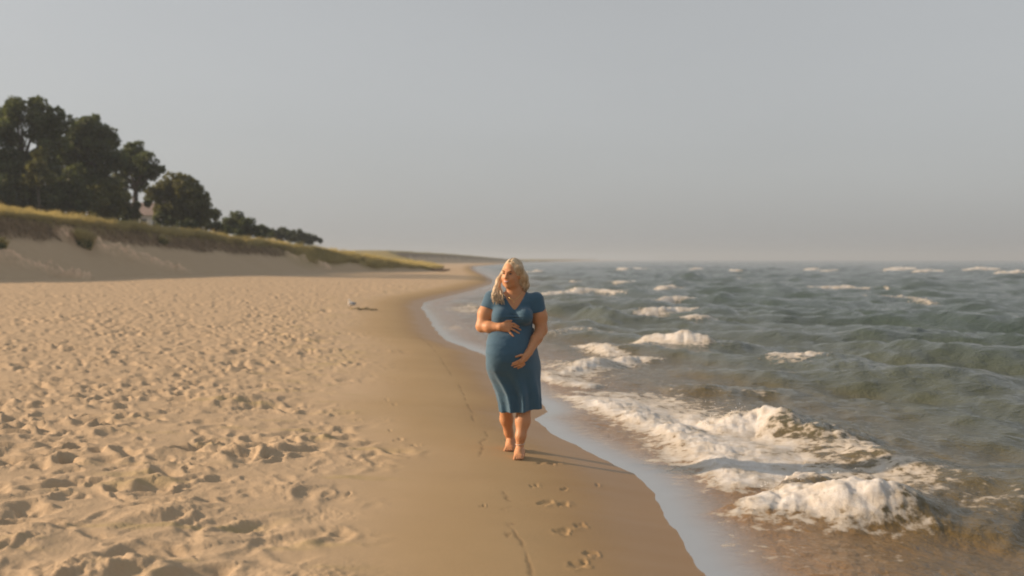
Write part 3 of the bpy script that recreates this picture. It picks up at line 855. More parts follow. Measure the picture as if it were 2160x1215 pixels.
def build_grass():
    rs = np.random.default_rng(77)
    n = 520000
    Y = 36 + (170 - 36) * rs.random(n) ** 1.15
    X = -62 + 56 * rs.random(n)
    ok = (np.degrees(np.arctan2(X, Y)) > -34)
    X, Y = X[ok], Y[ok]
    z, a = terrain(X, Y, False)
    q = a['duneq']
    keep = (a['veg'] > 0.45) & (q < 17 + 30 * (Y > 100)) & (fbm(X * 0.5, Y * 0.5, 3, 401) > -0.22 - 0.5 * (Y < 96))
    X, Y, z, q = X[keep], Y[keep], z[keep], q[keep]
    print('grass tufts', len(X))
    tall = 1 + 0.5 * fbm(X * 0.25, Y * 0.25, 2, 403)
    P = np.stack([X, Y, z - 0.03], -1)
    P = np.repeat(P, 3, 0) + rs.normal(0, 0.08, (len(P) * 3, 3)) * np.array([1, 1, 0])
    L = np.repeat((0.50 + 0.28 * sstep(0.05, 0.5, fbm(X * 0.9, Y * 0.9, 2, 407))) * tall, 3)
    V, F = blades(P, L, 0.018, rs, 0.55, dirn=-0.4)
    tone = np.clip(0.5 + 0.5 * np.repeat(fbm(X * 0.3, Y * 0.3, 3, 405), 3) + rs.normal(0, .16, len(P)), 0, 1)
    o = link_mesh('dune_grass', V, F, MAT_GRASS, smooth=False, attrs=dict(tint=np.repeat(tone, 5)))
    tag(o, 'tan and green marram grass growing along the top of the dunes', 'grass', kind='stuff')
    # roots and dead grass hanging over the eroded edge
    n = 200000
    Y = 36 + (118 - 36) * rs.random(n); X = -62 + 50 * rs.random(n)
    z, a = terrain(X, Y, False)
    keep = (a['scarp'] > 0.35) & (a['veg'] < 0.75)
    X, Y, z = X[keep], Y[keep], z[keep]
    print('roots', len(X))
    P = np.stack([X, Y, z + 0.14], -1)
    V, F = blades(P, np.full(len(P), 0.34), 0.02, rs, 0.5, droop=True, dirn=-0.4)
    o = link_mesh('hanging_roots', V, F, MAT_ROOT, smooth=False, attrs=dict(tint=np.repeat(rs.random(len(P)), 5)))
    tag(o, 'brown roots and dead grass hanging over the eroded dune edge', 'roots', kind='stuff')
build_grass()

def grass_clump(px, py, label, rad, hgt, n, seed):
    rs = np.random.default_rng(seed)
    x, y = dune_point(px, py)
    base = Vector((x, y, hz(x, y)))
    root = empty('grass_clump', base); tag(root, label, 'grass clump', 'clumps on the bare dune face')
    an = rs.random(n) * 6.283; rr = rad * np.sqrt(rs.random(n)) * 0.6
    px_, py_ = np.cos(an) * rr, np.sin(an) * rr
    zz, _ = terrain(px_ + x, py_ + y, False)
    P = np.stack([px_, py_, zz - base.z - 0.05], -1)
    V, F = blades(P, np.full(n, hgt), 0.022, rs, 0.8, dirn=None)
    link_mesh('blades', V, F, MAT_GRASS, root, smooth=False, attrs=dict(tint=np.repeat(np.clip(rs.normal(.45, .25, n), 0, 1), 5)))
    m = n // 2
    p = rs.normal(size=(m, 3)); p /= np.linalg.norm(p, axis=1)[:, None]
    C = p * (rad * (0.5 + 0.5 * rs.random(m)))[:, None] * np.array([0.8, 0.8, 0.5]) + np.array([0.1, -0.25, hgt * 0.1])
    V, F = leaf_cards(C, 0.07, rs)
    link_mesh('leaves', V, F, MAT_LEAF, root, smooth=False, attrs=dict(tint=np.repeat(np.clip(rs.normal(.6, .2, m), 0, 1), 4)))
grass_clump(178, 520, 'green and tan grass clump growing alone on the bare dune face', 0.85, 1.15, 900, 5)
grass_clump(2, 522, 'small green clump at the left edge of the bare dune face', 0.5, 0.7, 400, 6)
grass_clump(345, 515, 'dark tuft hanging just below the eroded grass edge under the rounded tree', 0.5, 0.6, 350, 7)

# ---- pale house glimpsed between the trees
def build_house():
    Y = 126.0
    bx = ray(300, 450)[0] * Y
    z0 = 3.2
    root = empty('house', (bx, Y, z0)); tag(root, 'pale house with a pinkish roof glimpsed between the tree trunks', 'house')
    wallm = simple_mat('house_wall', (0.62, 0.62, 0.64), 0.8, 0.06, 2.0)
    roofm = simple_mat('house_roof', (0.22, 0.165, 0.14), 0.8, 0.2, 2.0, 0.3, 20)
    trim = simple_mat('house_trim', (0.75, 0.75, 0.73), 0.6, 0.05)
    glass = simple_mat('house_glass', (0.04, 0.05, 0.06), 0.08, 0.1)
    g = Geo(); g.box((-2.6, 0, 0), (2.4, 6, 4.3)); g.build('wall', wallm, root, False)
    r = Geo()
    r.add([(-3.0, -0.5, 4.2), (2.8, -0.5, 4.2), (2.8, 6.5, 4.2), (-3.0, 6.5, 4.2), (-3.0, 3, 6.0), (2.8, 3, 6.0)],
          [(0, 1, 5, 4), (2, 3, 4, 5), (0, 4, 3), (1, 2, 5), (0, 3, 2, 1)])
    ro = r.build('roof', roofm, root, False)
    c = Geo(); c.box((1.2, 3.2, 5.0), (1.8, 3.8, 6.9)); c.build('chimney', roofm, ro, False)
    for x0 in (-1.9, -0.2, 1.3):
        for zb in (0.6, 2.6):
            w = Geo(); w.box((x0, -0.02, zb), (x0 + 0.8, 0.03, zb + 1.2)); wo = w.build('window', glass, root, False)
            f = Geo()
            for lo, hi in (((x0 - .08, -.05, zb - .08), (x0, .0, zb + 1.28)), ((x0 + .8, -.05, zb - .08), (x0 + .88, .0, zb + 1.28)), ((x0, -.05, zb - .08), (x0 + .8, .0, zb)), ((x0, -.05, zb + 1.2), (x0 + .8, 0, zb + 1.28))):
                f.box(lo, hi)
            f.build('frame', trim, wo, False)
build_house()

# ---- gull resting on the sand
def build_gull():
    x, y = ground_pt(741, 644, 0.31)
    root = empty('gull', (x, y, hz(x, y)), math.radians(-20)); tag(root, 'small white and grey gull standing alone on the sand', 'gull')
    white = simple_mat('gull_white', (0.80, 0.79, 0.77), 0.7, 0.04)
    grey = simple_mat('gull_grey', (0.36, 0.38, 0.41), 0.7, 0.1)
    yel = simple_mat('gull_bill', (0.55, 0.36, 0.06), 0.5, 0.1)
    dark = simple_mat('gull_dark', (0.03, 0.03, 0.03), 0.5, 0.1)
    # local -y is forward
    b = Geo(); rings = [(-.135, .145, .012), (-.11, .152, .045), (-.06, .155, .072), (0, .152, .082), (.06, .150, .070), (.12, .155, .045), (.17, .16, .022), (.20, .163, .01)]
    vs = []; n = 14
    for (yy, zc, r) in rings:
        for k in range(n):
            t = 2 * math.pi * k / n; vs.append((r * 0.92 * math.cos(t), yy, zc + r * 1.05 * math.sin(t)))
    fs = [(i * n + k, i * n + (k + 1) % n, (i + 1) * n + (k + 1) % n, (i + 1) * n + k) for i in range(len(rings) - 1) for k in range(n)]
    b.add(vs, fs); b.tube([(0, -.10, .17), (0, -.125, .22), (0, -.13, .265)], [.05, .036, .03], 10); b.blob((0, -.138, .28), (.034, .043, .036), 12, 8)
    b.build('body', white, root)
    k = Geo(); k.tube([(0, -.172, .277), (0, -.205, .272), (0, -.218, .262)], [.011, .009, .003], 7); k.build('bill', yel, root)
    for s in (-1, 1):
        w = Geo(); w.blob((s * .068, .045, .165), (.022, .135, .058), 10, 8, Matrix.Rotation(math.radians(-8), 3, 'X')); wo = w.build('wing', grey, root)
        tp = Geo(); tp.blob((s * .045, .19, .175), (.014, .075, .02), 8, 6); tp.build('wing_tip', dark, wo)
        e = Geo(); e.blob((s * .029, -.155, .288), (.006, .007, .007), 6, 5); e.build('eye', dark, root)
        l = Geo(); l.tube([(s * .032, .01, .095), (s * .032, .015, .05), (s * .032, .005, .008)], [.009, .006, .006], 6)
        for a in (-.5, 0, .5): l.tube([(s * .032, .005, .008), (s * .032 + math.sin(a) * .05, .005 - math.cos(a) * .05, .004)], [.006, .003], 5)
        l.build('leg', yel, root)
    t = Geo(); t.add([(-.02, .17, .168), (.02, .17, .168), (.045, .25, .16), (-.045, .25, .16), (-.02, .17, .152), (.02, .17, .152), (.045, .25, .152), (-.045, .25, .152)],
                     [(0, 1, 2, 3), (7, 6, 5, 4), (0, 3, 7, 4), (1, 5, 6, 2), (3, 2, 6, 7), (0, 4, 5, 1)]); t.build('tail', white, root, False)
build_gull()

# ---- driftwood log and weed on the sand
def build_log():
    p = at_height(925, 570, 0.42)
    root = empty('driftwood_log', (p.x, p.y, hz(p.x, p.y) + 0.1), math.radians(8)); tag(root, 'weathered driftwood log lying at the end of the green dune', 'driftwood')
    m = simple_mat('driftwood', (0.20, 0.135, 0.09), 0.85, 0.3, 4.0, 0.5, 14)
    g = Geo(); g.tube([(-1.5, 0, 0.03), (-.8, .05, .06), (0, 0, .03), (.8, -.06, .05), (1.5, .02, .12)], [.17, .19, .18, .15, .1], 10); g.build('log', m, root)
    b = Geo(); b.tube([(.4, 0, .1), (.6, .1, .45), (.75, .1, .7)], [.07, .05, .02], 7); b.build('branch', m, root)
    b = Geo(); b.tube([(-.6, 0, .1), (-.9, -.1, .38)], [.06, .03], 7); b.build('branch', m, root)
build_log()

def weed_heap(px, py, label, sx, n, seed):
    rs = random.Random(seed)
    x, y = ground_pt(px, py, 0.32)
    root = empty('weed_heap', (x, y, hz(x, y))); tag(root, label, 'weed', 'weed heaps near the gull')
    m = simple_mat('dry_weed', (0.25, 0.19, 0.10), 0.8, 0.4, 10)
    g = Geo()
    for i in range(n):
        a = rs.uniform(0, 6.28); cx, cy = rs.gauss(0, sx), rs.gauss(0, sx * .6); ln = rs.uniform(.12, .3)
        h = max(0.015, .07 * math.exp(-(cx / sx) ** 2)) * rs.uniform(.3, 1)
        g.tube([(cx - math.cos(a) * ln * .5, cy - math.sin(a) * ln * .5, -.01), (cx, cy, h), (cx + math.cos(a) * ln * .5, cy + math.sin(a) * ln * .5, .0)], [.012, .018, .008], 4)
    g.build('strands', m, root)
weed_heap(753, 647, 'small dark weed heap just right of the gull', .07, 24, 3)
weed_heap(769, 646, 'larger dark weed heap, the farther of two right of the gull', .12, 50, 4)

# ------------------------------------------------------------------ the woman
YB = 8.30                                   # distance of her front foot
BC = 0.20                                   # torso centre, metres behind that
def W(px, py, y):
    return np.array(at_depth(px, py, YB + y))

class Field:
    """distance field on a grid, meshed with surface nets"""
    def __init__(self, lo, hi, h):
        self.lo = np.array(lo, float); self.h = h
        self.n = np.ceil((np.array(hi) - self.lo) / h).astype(int) + 1
        self.ax = [self.lo[i] + h * np.arange(self.n[i]) for i in range(3)]
        self.D = np.full(self.n, 0.5, dtype=np.float32)
    def region(self, lo, hi, pad):
        sl = []
        for i in range(3):
            a = int(np.clip(np.floor((lo[i] - pad - self.lo[i]) / self.h), 0, self.n[i] - 1)); b = int(np.clip(np.ceil((hi[i] + pad - self.lo[i]) / self.h) + 1, a + 1, self.n[i]))
            sl.append(slice(a, b))
        g = np.meshgrid(self.ax[0][sl[0]], self.ax[1][sl[1]], self.ax[2][sl[2]], indexing='ij')
        return tuple(sl), g
    def union(self, sl, d, k):
        o = self.D[sl]
        if k > 0:
            h = np.clip(0.5 + 0.5 * (d - o) / k, 0, 1)
            self.D[sl] = d + (o - d) * h - k * h * (1 - h)
        else:
            self.D[sl] = np.minimum(o, d)
    def cut(self, sl, d, k=0.006):
        o = self.D[sl]; d = -d
        h = np.clip(0.5 - 0.5 * (d - o) / k, 0, 1)
        self.D[sl] = d + (o - d) * h + k * h * (1 - h)
    def cone(self, a, b, ra, rb, k=0.02, cut=False):
        a, b = np.array(a, float), np.array(b, float); r = max(ra, rb)
        sl, (X, Y, Z) = self.region(np.minimum(a, b) - r, np.maximum(a, b) + r, k + 0.03)
        ba = b - a; L2 = ba @ ba + 1e-12
        t = np.clip(((X - a[0]) * ba[0] + (Y - a[1]) * ba[1] + (Z - a[2]) * ba[2]) / L2, 0, 1)
        d = np.sqrt((X - a[0] - t * ba[0]) ** 2 + (Y - a[1] - t * ba[1]) ** 2 + (Z - a[2] - t * ba[2]) ** 2) - (ra + t * (rb - ra))
        (self.cut if cut else self.union)(sl, d, k)
    def chain(self, pts, rs, k=0.02):
        for i in range(len(pts) - 1): self.cone(pts[i], pts[i + 1], rs[i], rs[i + 1], k)
    def ellipsoid(self, c, r, k=0.02, R=None, cut=False):
        c = np.array(c, float); r = np.array(r, float); m = r.max()
        sl, (X, Y, Z) = self.region(c - m, c + m, k + 0.03)
        p = np.stack([X - c[0], Y - c[1], Z - c[2]], -1)
        if R is not None: p = p @ R
        k0 = np.linalg.norm(p / r, axis=-1); k1 = np.linalg.norm(p / (r * r), axis=-1) + 1e-9
        (self.cut if cut else self.union)(sl, k0 * (k0 - 1) / k1, k)
    def mesh(self):
        D = self.D; S = D < 0
        c = S[:-1, :-1, :-1].astype(np.int8)
        cnt = np.zeros(c.shape, np.int8)
        corners = [(i, j, k) for i in (0, 1) for j in (0, 1) for k in (0, 1)]
        nx, ny, nz = D.shape
        for (i, j, k) in corners: cnt += S[i:nx - 1 + i, j:ny - 1 + j, k:nz - 1 + k]
        act = (cnt > 0) & (cnt < 8)
        I, J, K = np.nonzero(act)
        idx = np.full(act.shape, -1, np.int64); idx[I, J, K] = np.arange(len(I))
        val = {cn: D[I + cn[0], J + cn[1], K + cn[2]] for cn in corners}
        acc = np.zeros((len(I), 3)); num = np.zeros(len(I))
        for a in corners:
            for ax in range(3):
                if a[ax] == 0:
                    b = list(a); b[ax] = 1; b = tuple(b)
                    va, vb = val[a], val[b]
                    m = (va < 0) != (vb < 0)
                    t = np.where(m, va / np.where(m, va - vb, 1), 0)
                    p = np.zeros((len(I), 3)); p[:] = a; p[:, ax] = t
                    acc += p * m[:, None]; num += m
        V = (np.stack([I, J, K], -1) + acc / num[:, None]) * self.h + self.lo
        Fs = []
        for ax in range(3):
            u, v = [(1, 2), (2, 0), (0, 1)][ax]
            a = [slice(1, -1)] * 3; b = [slice(1, -1)] * 3
            a[ax] = slice(0, -1); b[ax] = slice(1, None)
            A, B = S[tuple(a)], S[tuple(b)]
            e = np.nonzero(A != B)
            off = np.ones(3, int); off[ax] = 0
            P = np.stack(e, -1) + off
            flip = A[e]
            def at(du, dv):
                q = P.copy(); q[:, u] -= du; q[:, v] -= dv; return idx[q[:, 0], q[:, 1], q[:, 2]]
            Q = np.stack([at(1, 1), at(0, 1), at(0, 0), at(1, 0)], -1)
            Q[~flip] = Q[~flip][:, ::-1]
            Fs.append(Q)
        return V, np.concatenate(Fs)

# torso and skirt: for a row of the photograph the centre, half width and depth to the front and the back
TORSO = np.array([  # py, cx, half width m, front m, back m
    (604, 1086, .052, .045, .060), (614, 1086, .080, .055, .075), (622, 1085, .150, .070, .090), (632, 1084, .185, .092, .105), (645, 1083, .192, .112, .115),
    (660, 1082, .188, .128, .118), (674, 1081, .182, .140, .115), (690, 1081, .174, .150, .110), (706, 1080, .184, .208, .110), (722, 1080, .195, .245, .115),
    (740, 1082, .204, .268, .125), (757, 1084, .213, .262, .140), (775, 1085, .220, .232, .152), (790, 1086, .213, .198, .155), (806, 1088, .200, .172, .152),
    (830, 1092, .182, .150, .145), (850, 1095, .168, .142, .138), (880, 1097, .156, .138, .130)])
_tz = np.array([W(r[1], r[0], BC)[2] for r in TORSO])[::-1]
_tx = np.array([W(r[1], r[0], BC)[0] for r in TORSO])[::-1]
_ta, _tf, _tb = (TORSO[::-1, i] for i in (2, 3, 4))
def smooth_interp(z, xp, fp):
    w = 0.012
    return (np.interp(z, xp, fp) * 2 + np.interp(z - w, xp, fp) + np.interp(z + w, xp, fp)) / 4
_SZ0, _SZ1 = W(1085, 835, BC)[2], W(1085, 770, BC)[2]
SKEW = 0.30                                 # she faces a little to the photograph's left
def torso_d(X, Y, Z, skirt=0.0):
    a, f, b, cx = (smooth_interp(Z, _tz, t) for t in (_ta, _tf, _tb, _tx))
    yy = Y - (YB + BC)
    u = (X - cx - SKEW * sstep(_SZ0, _SZ1, Z) * np.minimum(yy, 0)) / a
    dep = np.where(yy < 0, f, b)
    v = yy / dep
    n = 2.25
    rho = (np.abs(u) ** n + np.abs(v) ** n + 1e-9) ** (1 / n)
    return (rho - 1) * np.minimum(a, dep) * 0.92, u, v
def front_y(px, py):
    """world y of the torso front at a point of the photograph"""
    y = BC - 0.2
    for _ in range(6):
        p = W(px, py, y)
        a, f, cx = (float(smooth_interp(np.array(p[2]), _tz, t)) for t in (_ta, _tf, _tx))
        u = min(0.98, abs((p[0] - cx - SKEW * float(sstep(_SZ0, _SZ1, p[2])) * (y - BC)) / a))
        y = BC - f * (1 - u ** 2.25) ** (1 / 2.25)
    return y

def build_person():
    feet = W(1088, 968, 0)
    root = empty('person', (feet[0], YB + 0.1, 0.142))
    tag(root, 'smiling person with long blonde hair in a blue dress, barefoot, hands cradling a pregnant belly', 'person')
    org = np.array(root.location)
    # ---------------- head frame: turned to the photograph's left
    yaw, pit, roll = math.radians(29), math.radians(2), math.radians(-3)
    F = np.array([-math.sin(yaw) * math.cos(pit), -math.cos(yaw) * math.cos(pit), -math.sin(pit)])
    Rr = np.array([math.cos(yaw), -math.sin(yaw), 0.0]); Rr = Rr * math.cos(roll) + np.array([0, 0, 1.0]) * math.sin(roll)
    U = np.cross(Rr, F); U = U if U[2] > 0 else -U; U /= np.linalg.norm(U); Rr = np.cross(F, U); Rr /= np.linalg.norm(Rr)
    if Rr[0] < 0: Rr = -Rr
    HC = W(1079.5, 578, BC - 0.03)
    HR = np.stack([Rr, F, U], 1)
    def hp(r, f, u): return HC + Rr * r + F * f + U * u
    # ---------------- body
    lo = W(995, 975, 0); hi = W(1165, 540, 0.5)
    B = Field((-.40, YB - .42, 0.08), (.42, YB + .62, 1.86), 0.0058)
    # torso under the dress
    sl, (X, Y, Z) = B.region((-.3, YB - .2, .75), (.35, YB + .5, 1.56), 0.03)
    d, u, v = torso_d(X, Y, Z)
    B.union(sl, np.maximum(d + 0.006, 0.78 - Z), 0.0)
    for sx in (1058, 1106): B.ellipsoid(W(sx, 667, BC - .105), (.070, .068, .068), 0.03)
    # neck, collar bones
    B.chain([hp(0, -.025, -.055), W(1085, 612, BC - .005), W(1085, 622, BC + .01)], [.052, .055, .062], 0.03)
    # head
    B.ellipsoid(hp(0, -.012, .030), (.074, .095, .088), 0.02, HR)
    B.ellipsoid(hp(0, .026, -.040), (.061, .064, .076), 0.035, HR)
    B.ellipsoid(hp(0, .064, -.098), (.024, .020, .019), 0.03, HR)
    for s in (-1, 1):
        B.ellipsoid(hp(s * .036, .058, -.036), (.026, .026, .026), 0.025, HR)
        B.ellipsoid(hp(s * .046, .02, -.075), (.02, .035, .03), 0.03, HR)
        B.ellipsoid(hp(s * .074, -.008, -.01), (.010, .022, .032), 0.008, HR)
    B.cone(hp(-.03, .080, .026), hp(.03, .080, .026), .012, .012, 0.02)
    for s in (-1, 1): B.ellipsoid(hp(s * .031, .096, .006), (.018, .014, .011), 0.012, HR, cut=True)
    B.cone(hp(0, .088, .010), hp(0, .106, -.026), .0085, .0125, 0.014)
    for s in (-1, 1): B.ellipsoid(hp(s * .011, .096, -.029), (.0085, .010, .008), 0.008, HR)
    B.ellipsoid(hp(0, .086, -.060), (.026, .012, .020), 0.012, HR)
    # arms: her right arm (photo left) bent across the upper belly
    def onb(px, py, off): return W(px, py, front_y(px, py) - off)
    sR = W(1037, 630, BC + .01); eR = W(1016.5, 688, BC - .05); wR = onb(1056, 690, .022)
    B.chain([sR, sR * .45 + eR * .55 + np.array([-.010, 0, 0]), eR], [.062, .060, .050], 0.03)
    B.chain([eR, eR * .6 + wR * .4 + np.array([0, -.008, -.004]), wR], [.050, .047, .0295], 0.02)
    sL = W(1132, 632, BC + .01); eL = W(1142, 696, BC - .02); wL = onb(1116, 743, .030)
    B.chain([sL, sL * .45 + eL * .55 + np.array([.006, 0, 0]), eL], [.062, .059, .050], 0.03)
    B.chain([eL, eL * .6 + wL * .4, wL], [.050, .046, .0290], 0.02)
    # her right hand: palm, four fingers, thumb
    B.chain([wR, onb(1064, 690, .020), onb(1072, 690, .017)], [.029, .027, .024], 0.018)
    B.chain([onb(1064, 685, .018), onb(1073, 683.5, .016)], [.018, .015], 0.012); B.chain([onb(1064, 695, .018), onb(1072, 697, .015)], [.018, .015], 0.012)
    for (a, b, c) in (((1074, 682), (1084, 683), (1094.5, 689)), ((1075.5, 687), (1087, 690), (1098.5, 696)), ((1075, 692.5), (1085, 697), (1095, 703)), ((1072, 697.5), (1077.5, 703), (1083.5, 709.5))):
        B.chain([onb(*a, .014), onb(*b, .015), onb(*c, .008)], [.0105, .0092, .0072], 0.004)
    B.chain([onb(1061, 683, .022), onb(1069, 677.5, .020), onb(1079, 676.5, .013)], [.013, .011, .008], 0.006)
    # her left hand under the belly
    B.chain([wL, onb(1110, 751, .026), onb(1104, 757, .022)], [.029, .026, .022], 0.018)
    B.chain([onb(1108, 757, .022), onb(1101, 763, .018)], [.021, .017], 0.012)
    for (a, b, c) in (((1101, 757), (1092, 762), (1081, 766.5)), ((1101, 761), (1091, 767), (1079.5, 771)), ((1103, 765), (1095, 770.5), (1084.5, 774.5)), ((1106, 768), (1100, 773), (1092, 777))):
        B.chain([onb(*a, .015), onb(*b, .016), onb(*c, .009)], [.0105, .0092, .0072], 0.004)
    B.chain([onb(1109, 750, .026), onb(1099, 749, .022), onb(1088, 752.5, .012)], [.013, .0105, .008], 0.006)
    # legs
    kF = W(1106, 842, .165); cF = W(1103, 888, .125); aF = W(1096.5, 940, .085)
    B.chain([W(1108, 790, .23), kF, cF, W(1098.5, 920, .085), aF], [.082, .062, .061, .041, .0335], 0.03)
    gz = lambda X_, Y_: hz(X_, Y_)
    def foot(ax, ay, tx, ty, gnd_h, gnd_t, w=1.0):
        """ankle/heel at (ax, ay), toes towards (tx, ty)"""
        dx, dy = tx - ax, ty - ay; L = math.hypot(dx, dy); ux, uy = dx / L, dy / L; nx_, ny_ = -uy, ux
        P = lambda f, s, z: np.array([ax + ux * f + nx_ * s, ay + uy * f + ny_ * s, z])
        g = lambda f: gnd_h + (gnd_t - gnd_h) * np.clip((f + .04) / .2, 0, 1)
        B.chain([P(-.035, 0, g(-.035) + .030), P(.02, 0, g(.02) + .040), P(.085, 0, g(.085) + .030)], [.031, .036, .030], 0.03)
        B.cone(P(0, 0, g(0) + .045), P(.06, 0, g(.06) + .05), .033, .026, .03)
        for s in (-.026, 0.0, .024): B.cone(P(.04, s * .7, g(.04) + .026), P(.125, s, g(.125) + .020), .026, .019, .02)
        for q, (s, ln, r) in enumerate(((-.034, .172, .0125), (-.014, .172, .010), (.003, .166, .0092), (.019, .158, .0085), (.032, .147, .0080))):
            B.cone(P(.125, s * .9, g(.125) + .016), P(ln, s * w, g(ln) + .011), r * 1.15, r, .006)
    xF = aF[0]; yF = aF[1]
    foot(xF, yF + .01, xF - .012, yF - .17, gz(xF, yF + .01), gz(xF - .012, yF - .15))
    kR = W(1066, 836, .30); cR = W(1068.5, 884, .42); aR = W(1078.5, 932, .50)
    B.chain([W(1066, 790, .20), kR, cR, W(1073, 912, .47), aR], [.082, .060, .055, .037, .033], 0.03)
    tR = W(1074, 949, .35)
    g2 = gz(tR[0], tR[1])
    foot(aR[0], aR[1] - .01, aR[0] - .02, aR[1] - .18, max(aR[2] - .065, g2 + .012), g2, 1.0)
    V, Q = B.mesh()
    skin, nt, out = new_mat('skin'); g = N(nt)
    p = g.obj()
    base = g.mix(g.math('ADD', g.math('MULTIPLY', g.noise(p, 9.0, 3), 0.6), g.math('MULTIPLY', g.noise(p, 55.0, 4), 0.4)), (0.50, 0.236, 0.114), (0.575, 0.290, 0.152))
    nt.links.new(g.principled(base, 0.52, g.bump(g.noise(p, 240.0, 2), 0.06, 0.004), Subsurface_Weight=0.12, Subsurface_Scale=0.02, Specular_IOR_Level=0.35), out.inputs['Surface'])
    body = link_mesh('body', V - org, Q, skin, root)

    # ---------------- dress
    Dr = Field((-.34, YB - .26, 0.42), (.36, YB + .48, 1.58), 0.0058)
    hemz = W(1092, 869, 0.1)[2]
    sl, (X, Y, Z) = Dr.region((-.34, YB - .26, .44), (.36, YB + .48, 1.57), 0)
    d, u, v = torso_d(X, Y, Z)
    low = sstep(hemz + .46, hemz, Z)
    ang = np.arctan2(u, -v)
    fold = np.zeros_like(X)
    # drapes that fall from the belly and from the thighs
    for (a0, wd, am, dr) in ((-.95, .16, .007, .05), (-.45, .13, .019, .10), (-.05, .10, -.009, .05), (.32, .17, .026, -.16), (.62, .10, -.006, -.1), (.95, .18, .012, 0), (1.45, .2, .008, 0), (-1.5, .2, .002, 0), (2.2, .3, .014, 0), (-2.2, .3, .014, 0), (3.1, .3, .012, 0)):
        dd = np.angle(np.exp(1j * (ang - a0 - dr * low)))
        fold += am * np.exp(-(dd / wd) ** 2)
    ripple = .005 * np.sin(ang * 13 + Z * 3) * sstep(hemz + .16, hemz, Z)
    wr = fbm(X.ravel() * 9, Z.ravel() * 22, 3, 501).reshape(X.shape)
    tort = d - 0.005 - low * 1.7 * fold - ripple - 0.0034 * wr
    hem = hemz + .010 * np.sin(ang * 2.0 + .6) - .012 * np.cos(ang * 5) * .5 + 0.02 * sstep(0.5, 1.2, ang)
    tort = np.maximum(tort, hem - Z)
    Dr.union(sl, tort, 0.0)
    for sx in (1057, 1106): Dr.ellipsoid(W(sx, 667, BC - .108), (.074, .073, .072), 0.035)
    # sleeves
    def sleeve(s, e, t, r0, r1):
        d_ = (e - s); end = s + d_ * t
        Dr.cone(s, end, r0, r1, 0.03)
        return end, d_ / np.linalg.norm(d_)
    endR, dR = sleeve(sR + np.array([.004, 0, .004]), eR, .42, .070, .070)
    endL, dL = sleeve(sL + np.array([-.004, 0, .0]), eL, .46, .066, .067)
    for (e_, d_, sx) in ((endR, dR, -1), (endL, dL, 1)):         # trim the cuff square to the arm
        sl2, (X2, Y2, Z2) = Dr.region(e_ - .12, e_ + .12, 0)
        pl = (X2 - e_[0]) * d_[0] + (Y2 - e_[1]) * d_[1] + (Z2 - e_[2]) * d_[2]
        rad = np.sqrt(np.maximum((X2 - e_[0]) ** 2 + (Y2 - e_[1]) ** 2 + (Z2 - e_[2]) ** 2 - pl ** 2, 0))
        Dr.cut(sl2, np.maximum(np.maximum(-(pl + .004), rad - .095), (X2 - (e_[0] + (.052 if sx < 0 else .3))) if sx < 0 else ((e_[0] - .052) - X2)), 0.004)
    # gathered centre of the bodice
    c0 = W(1083, 667, BC - .2)
    sl3, (X3, Y3, Z3) = Dr.region((-.2, YB - .25, 1.12), (.24, YB + .15, 1.34), 0)
    gx = X3 - c0[0]; gz3 = Z3 - c0[2]
    Dr.D[sl3] += (.0035 * np.exp(-(gx / .014) ** 2) * np.exp(-(gz3 / .05) ** 2)
                  + .0050 * np.sin((gz3 + .25 * gx * gz3 * 10) * 230) * np.exp(-(gx / .085) ** 2) * np.exp(-((gz3 + .012) / .048) ** 2) * (Y3 < YB + BC)).astype(np.float32)
    # band seam under the bust
    seam = W(1081, 690, 0)[2] - .06 * (gx / .2) ** 2 * 0 
    Dr.D[sl3] += (.0025 * np.exp(-((Z3 - seam) / .008) ** 2)).astype(np.float32)
    # neckline: V in front, shallow scoop behind
    sl4, (X4, Y4, Z4) = Dr.region((-.3, YB - .26, 1.25), (.32, YB + .5, 1.58), 0)
    vb = W(1085.5, 654, BC - .15); vl = W(1062, 617, BC); vr = W(1109, 617, BC)
    t = np.clip((Z4 - vb[2]) / (vl[2] - vb[2]), 0, 1.6)
    t = np.where(t > 0, np.maximum(t, 1e-4) ** 0.72, t)
    cxl = vb[0] + (vl[0] - vb[0]) * t; cxr = vb[0] + (vr[0] - vb[0]) * t
    front = np.maximum(np.maximum(cxl - X4, X4 - cxr), vb[2] - Z4)
    front = np.where(Y4 < YB + BC + .03, front, np.maximum(front, W(1085, 622, BC)[2] - Z4))
    Dr.cut(sl4, front, 0.004)
    # hollow below the hips, so the skirt is cloth round the legs
    sl5, (X5, Y5, Z5) = Dr.region((-.34, YB - .26, .44), (.36, YB + .48, .80), 0)
    d5, _, _ = torso_d(X5, Y5, Z5)
    Dr.cut(sl5, np.maximum(d5 + .030, Z5 - .74), 0.004)
    Vd, Qd = Dr.mesh()
    cloth, nt, out = new_mat('dress_cloth'); g = N(nt)
    p = g.obj()
    col = g.mix(g.noise(p, 5.0, 4), (0.046, 0.104, 0.162), (0.062, 0.130, 0.194))
    nt.links.new(g.principled(col, 0.82, g.bump(g.noise(p, 420.0, 2), 0.15, 0.003), Specular_IOR_Level=0.2, Sheen_Weight=0.25, Sheen_Roughness=0.5), out.inputs['Surface'])
    link_mesh('dress', Vd - org, Qd, cloth, root)

    # ---------------- hair: a shaped mass with strands over it
    H = Field((-.20, YB - .20, 1.32), (.26, YB + .52, 1.86), 0.006)
    H.ellipsoid(hp(.002, -.026, .034), (.087, .102, .096), 0.02, HR)
    H.ellipsoid(hp(.005, -.075, -.05), (.080, .055, .11), 0.04, HR)
    rl = [hp(.075, .010, .055), W(1105, 585, BC - .01), W(1108, 602, BC + .02), W(1105, 616, BC + .03)]
    H.chain(rl, [.028, .034, .033, .016], 0.03)
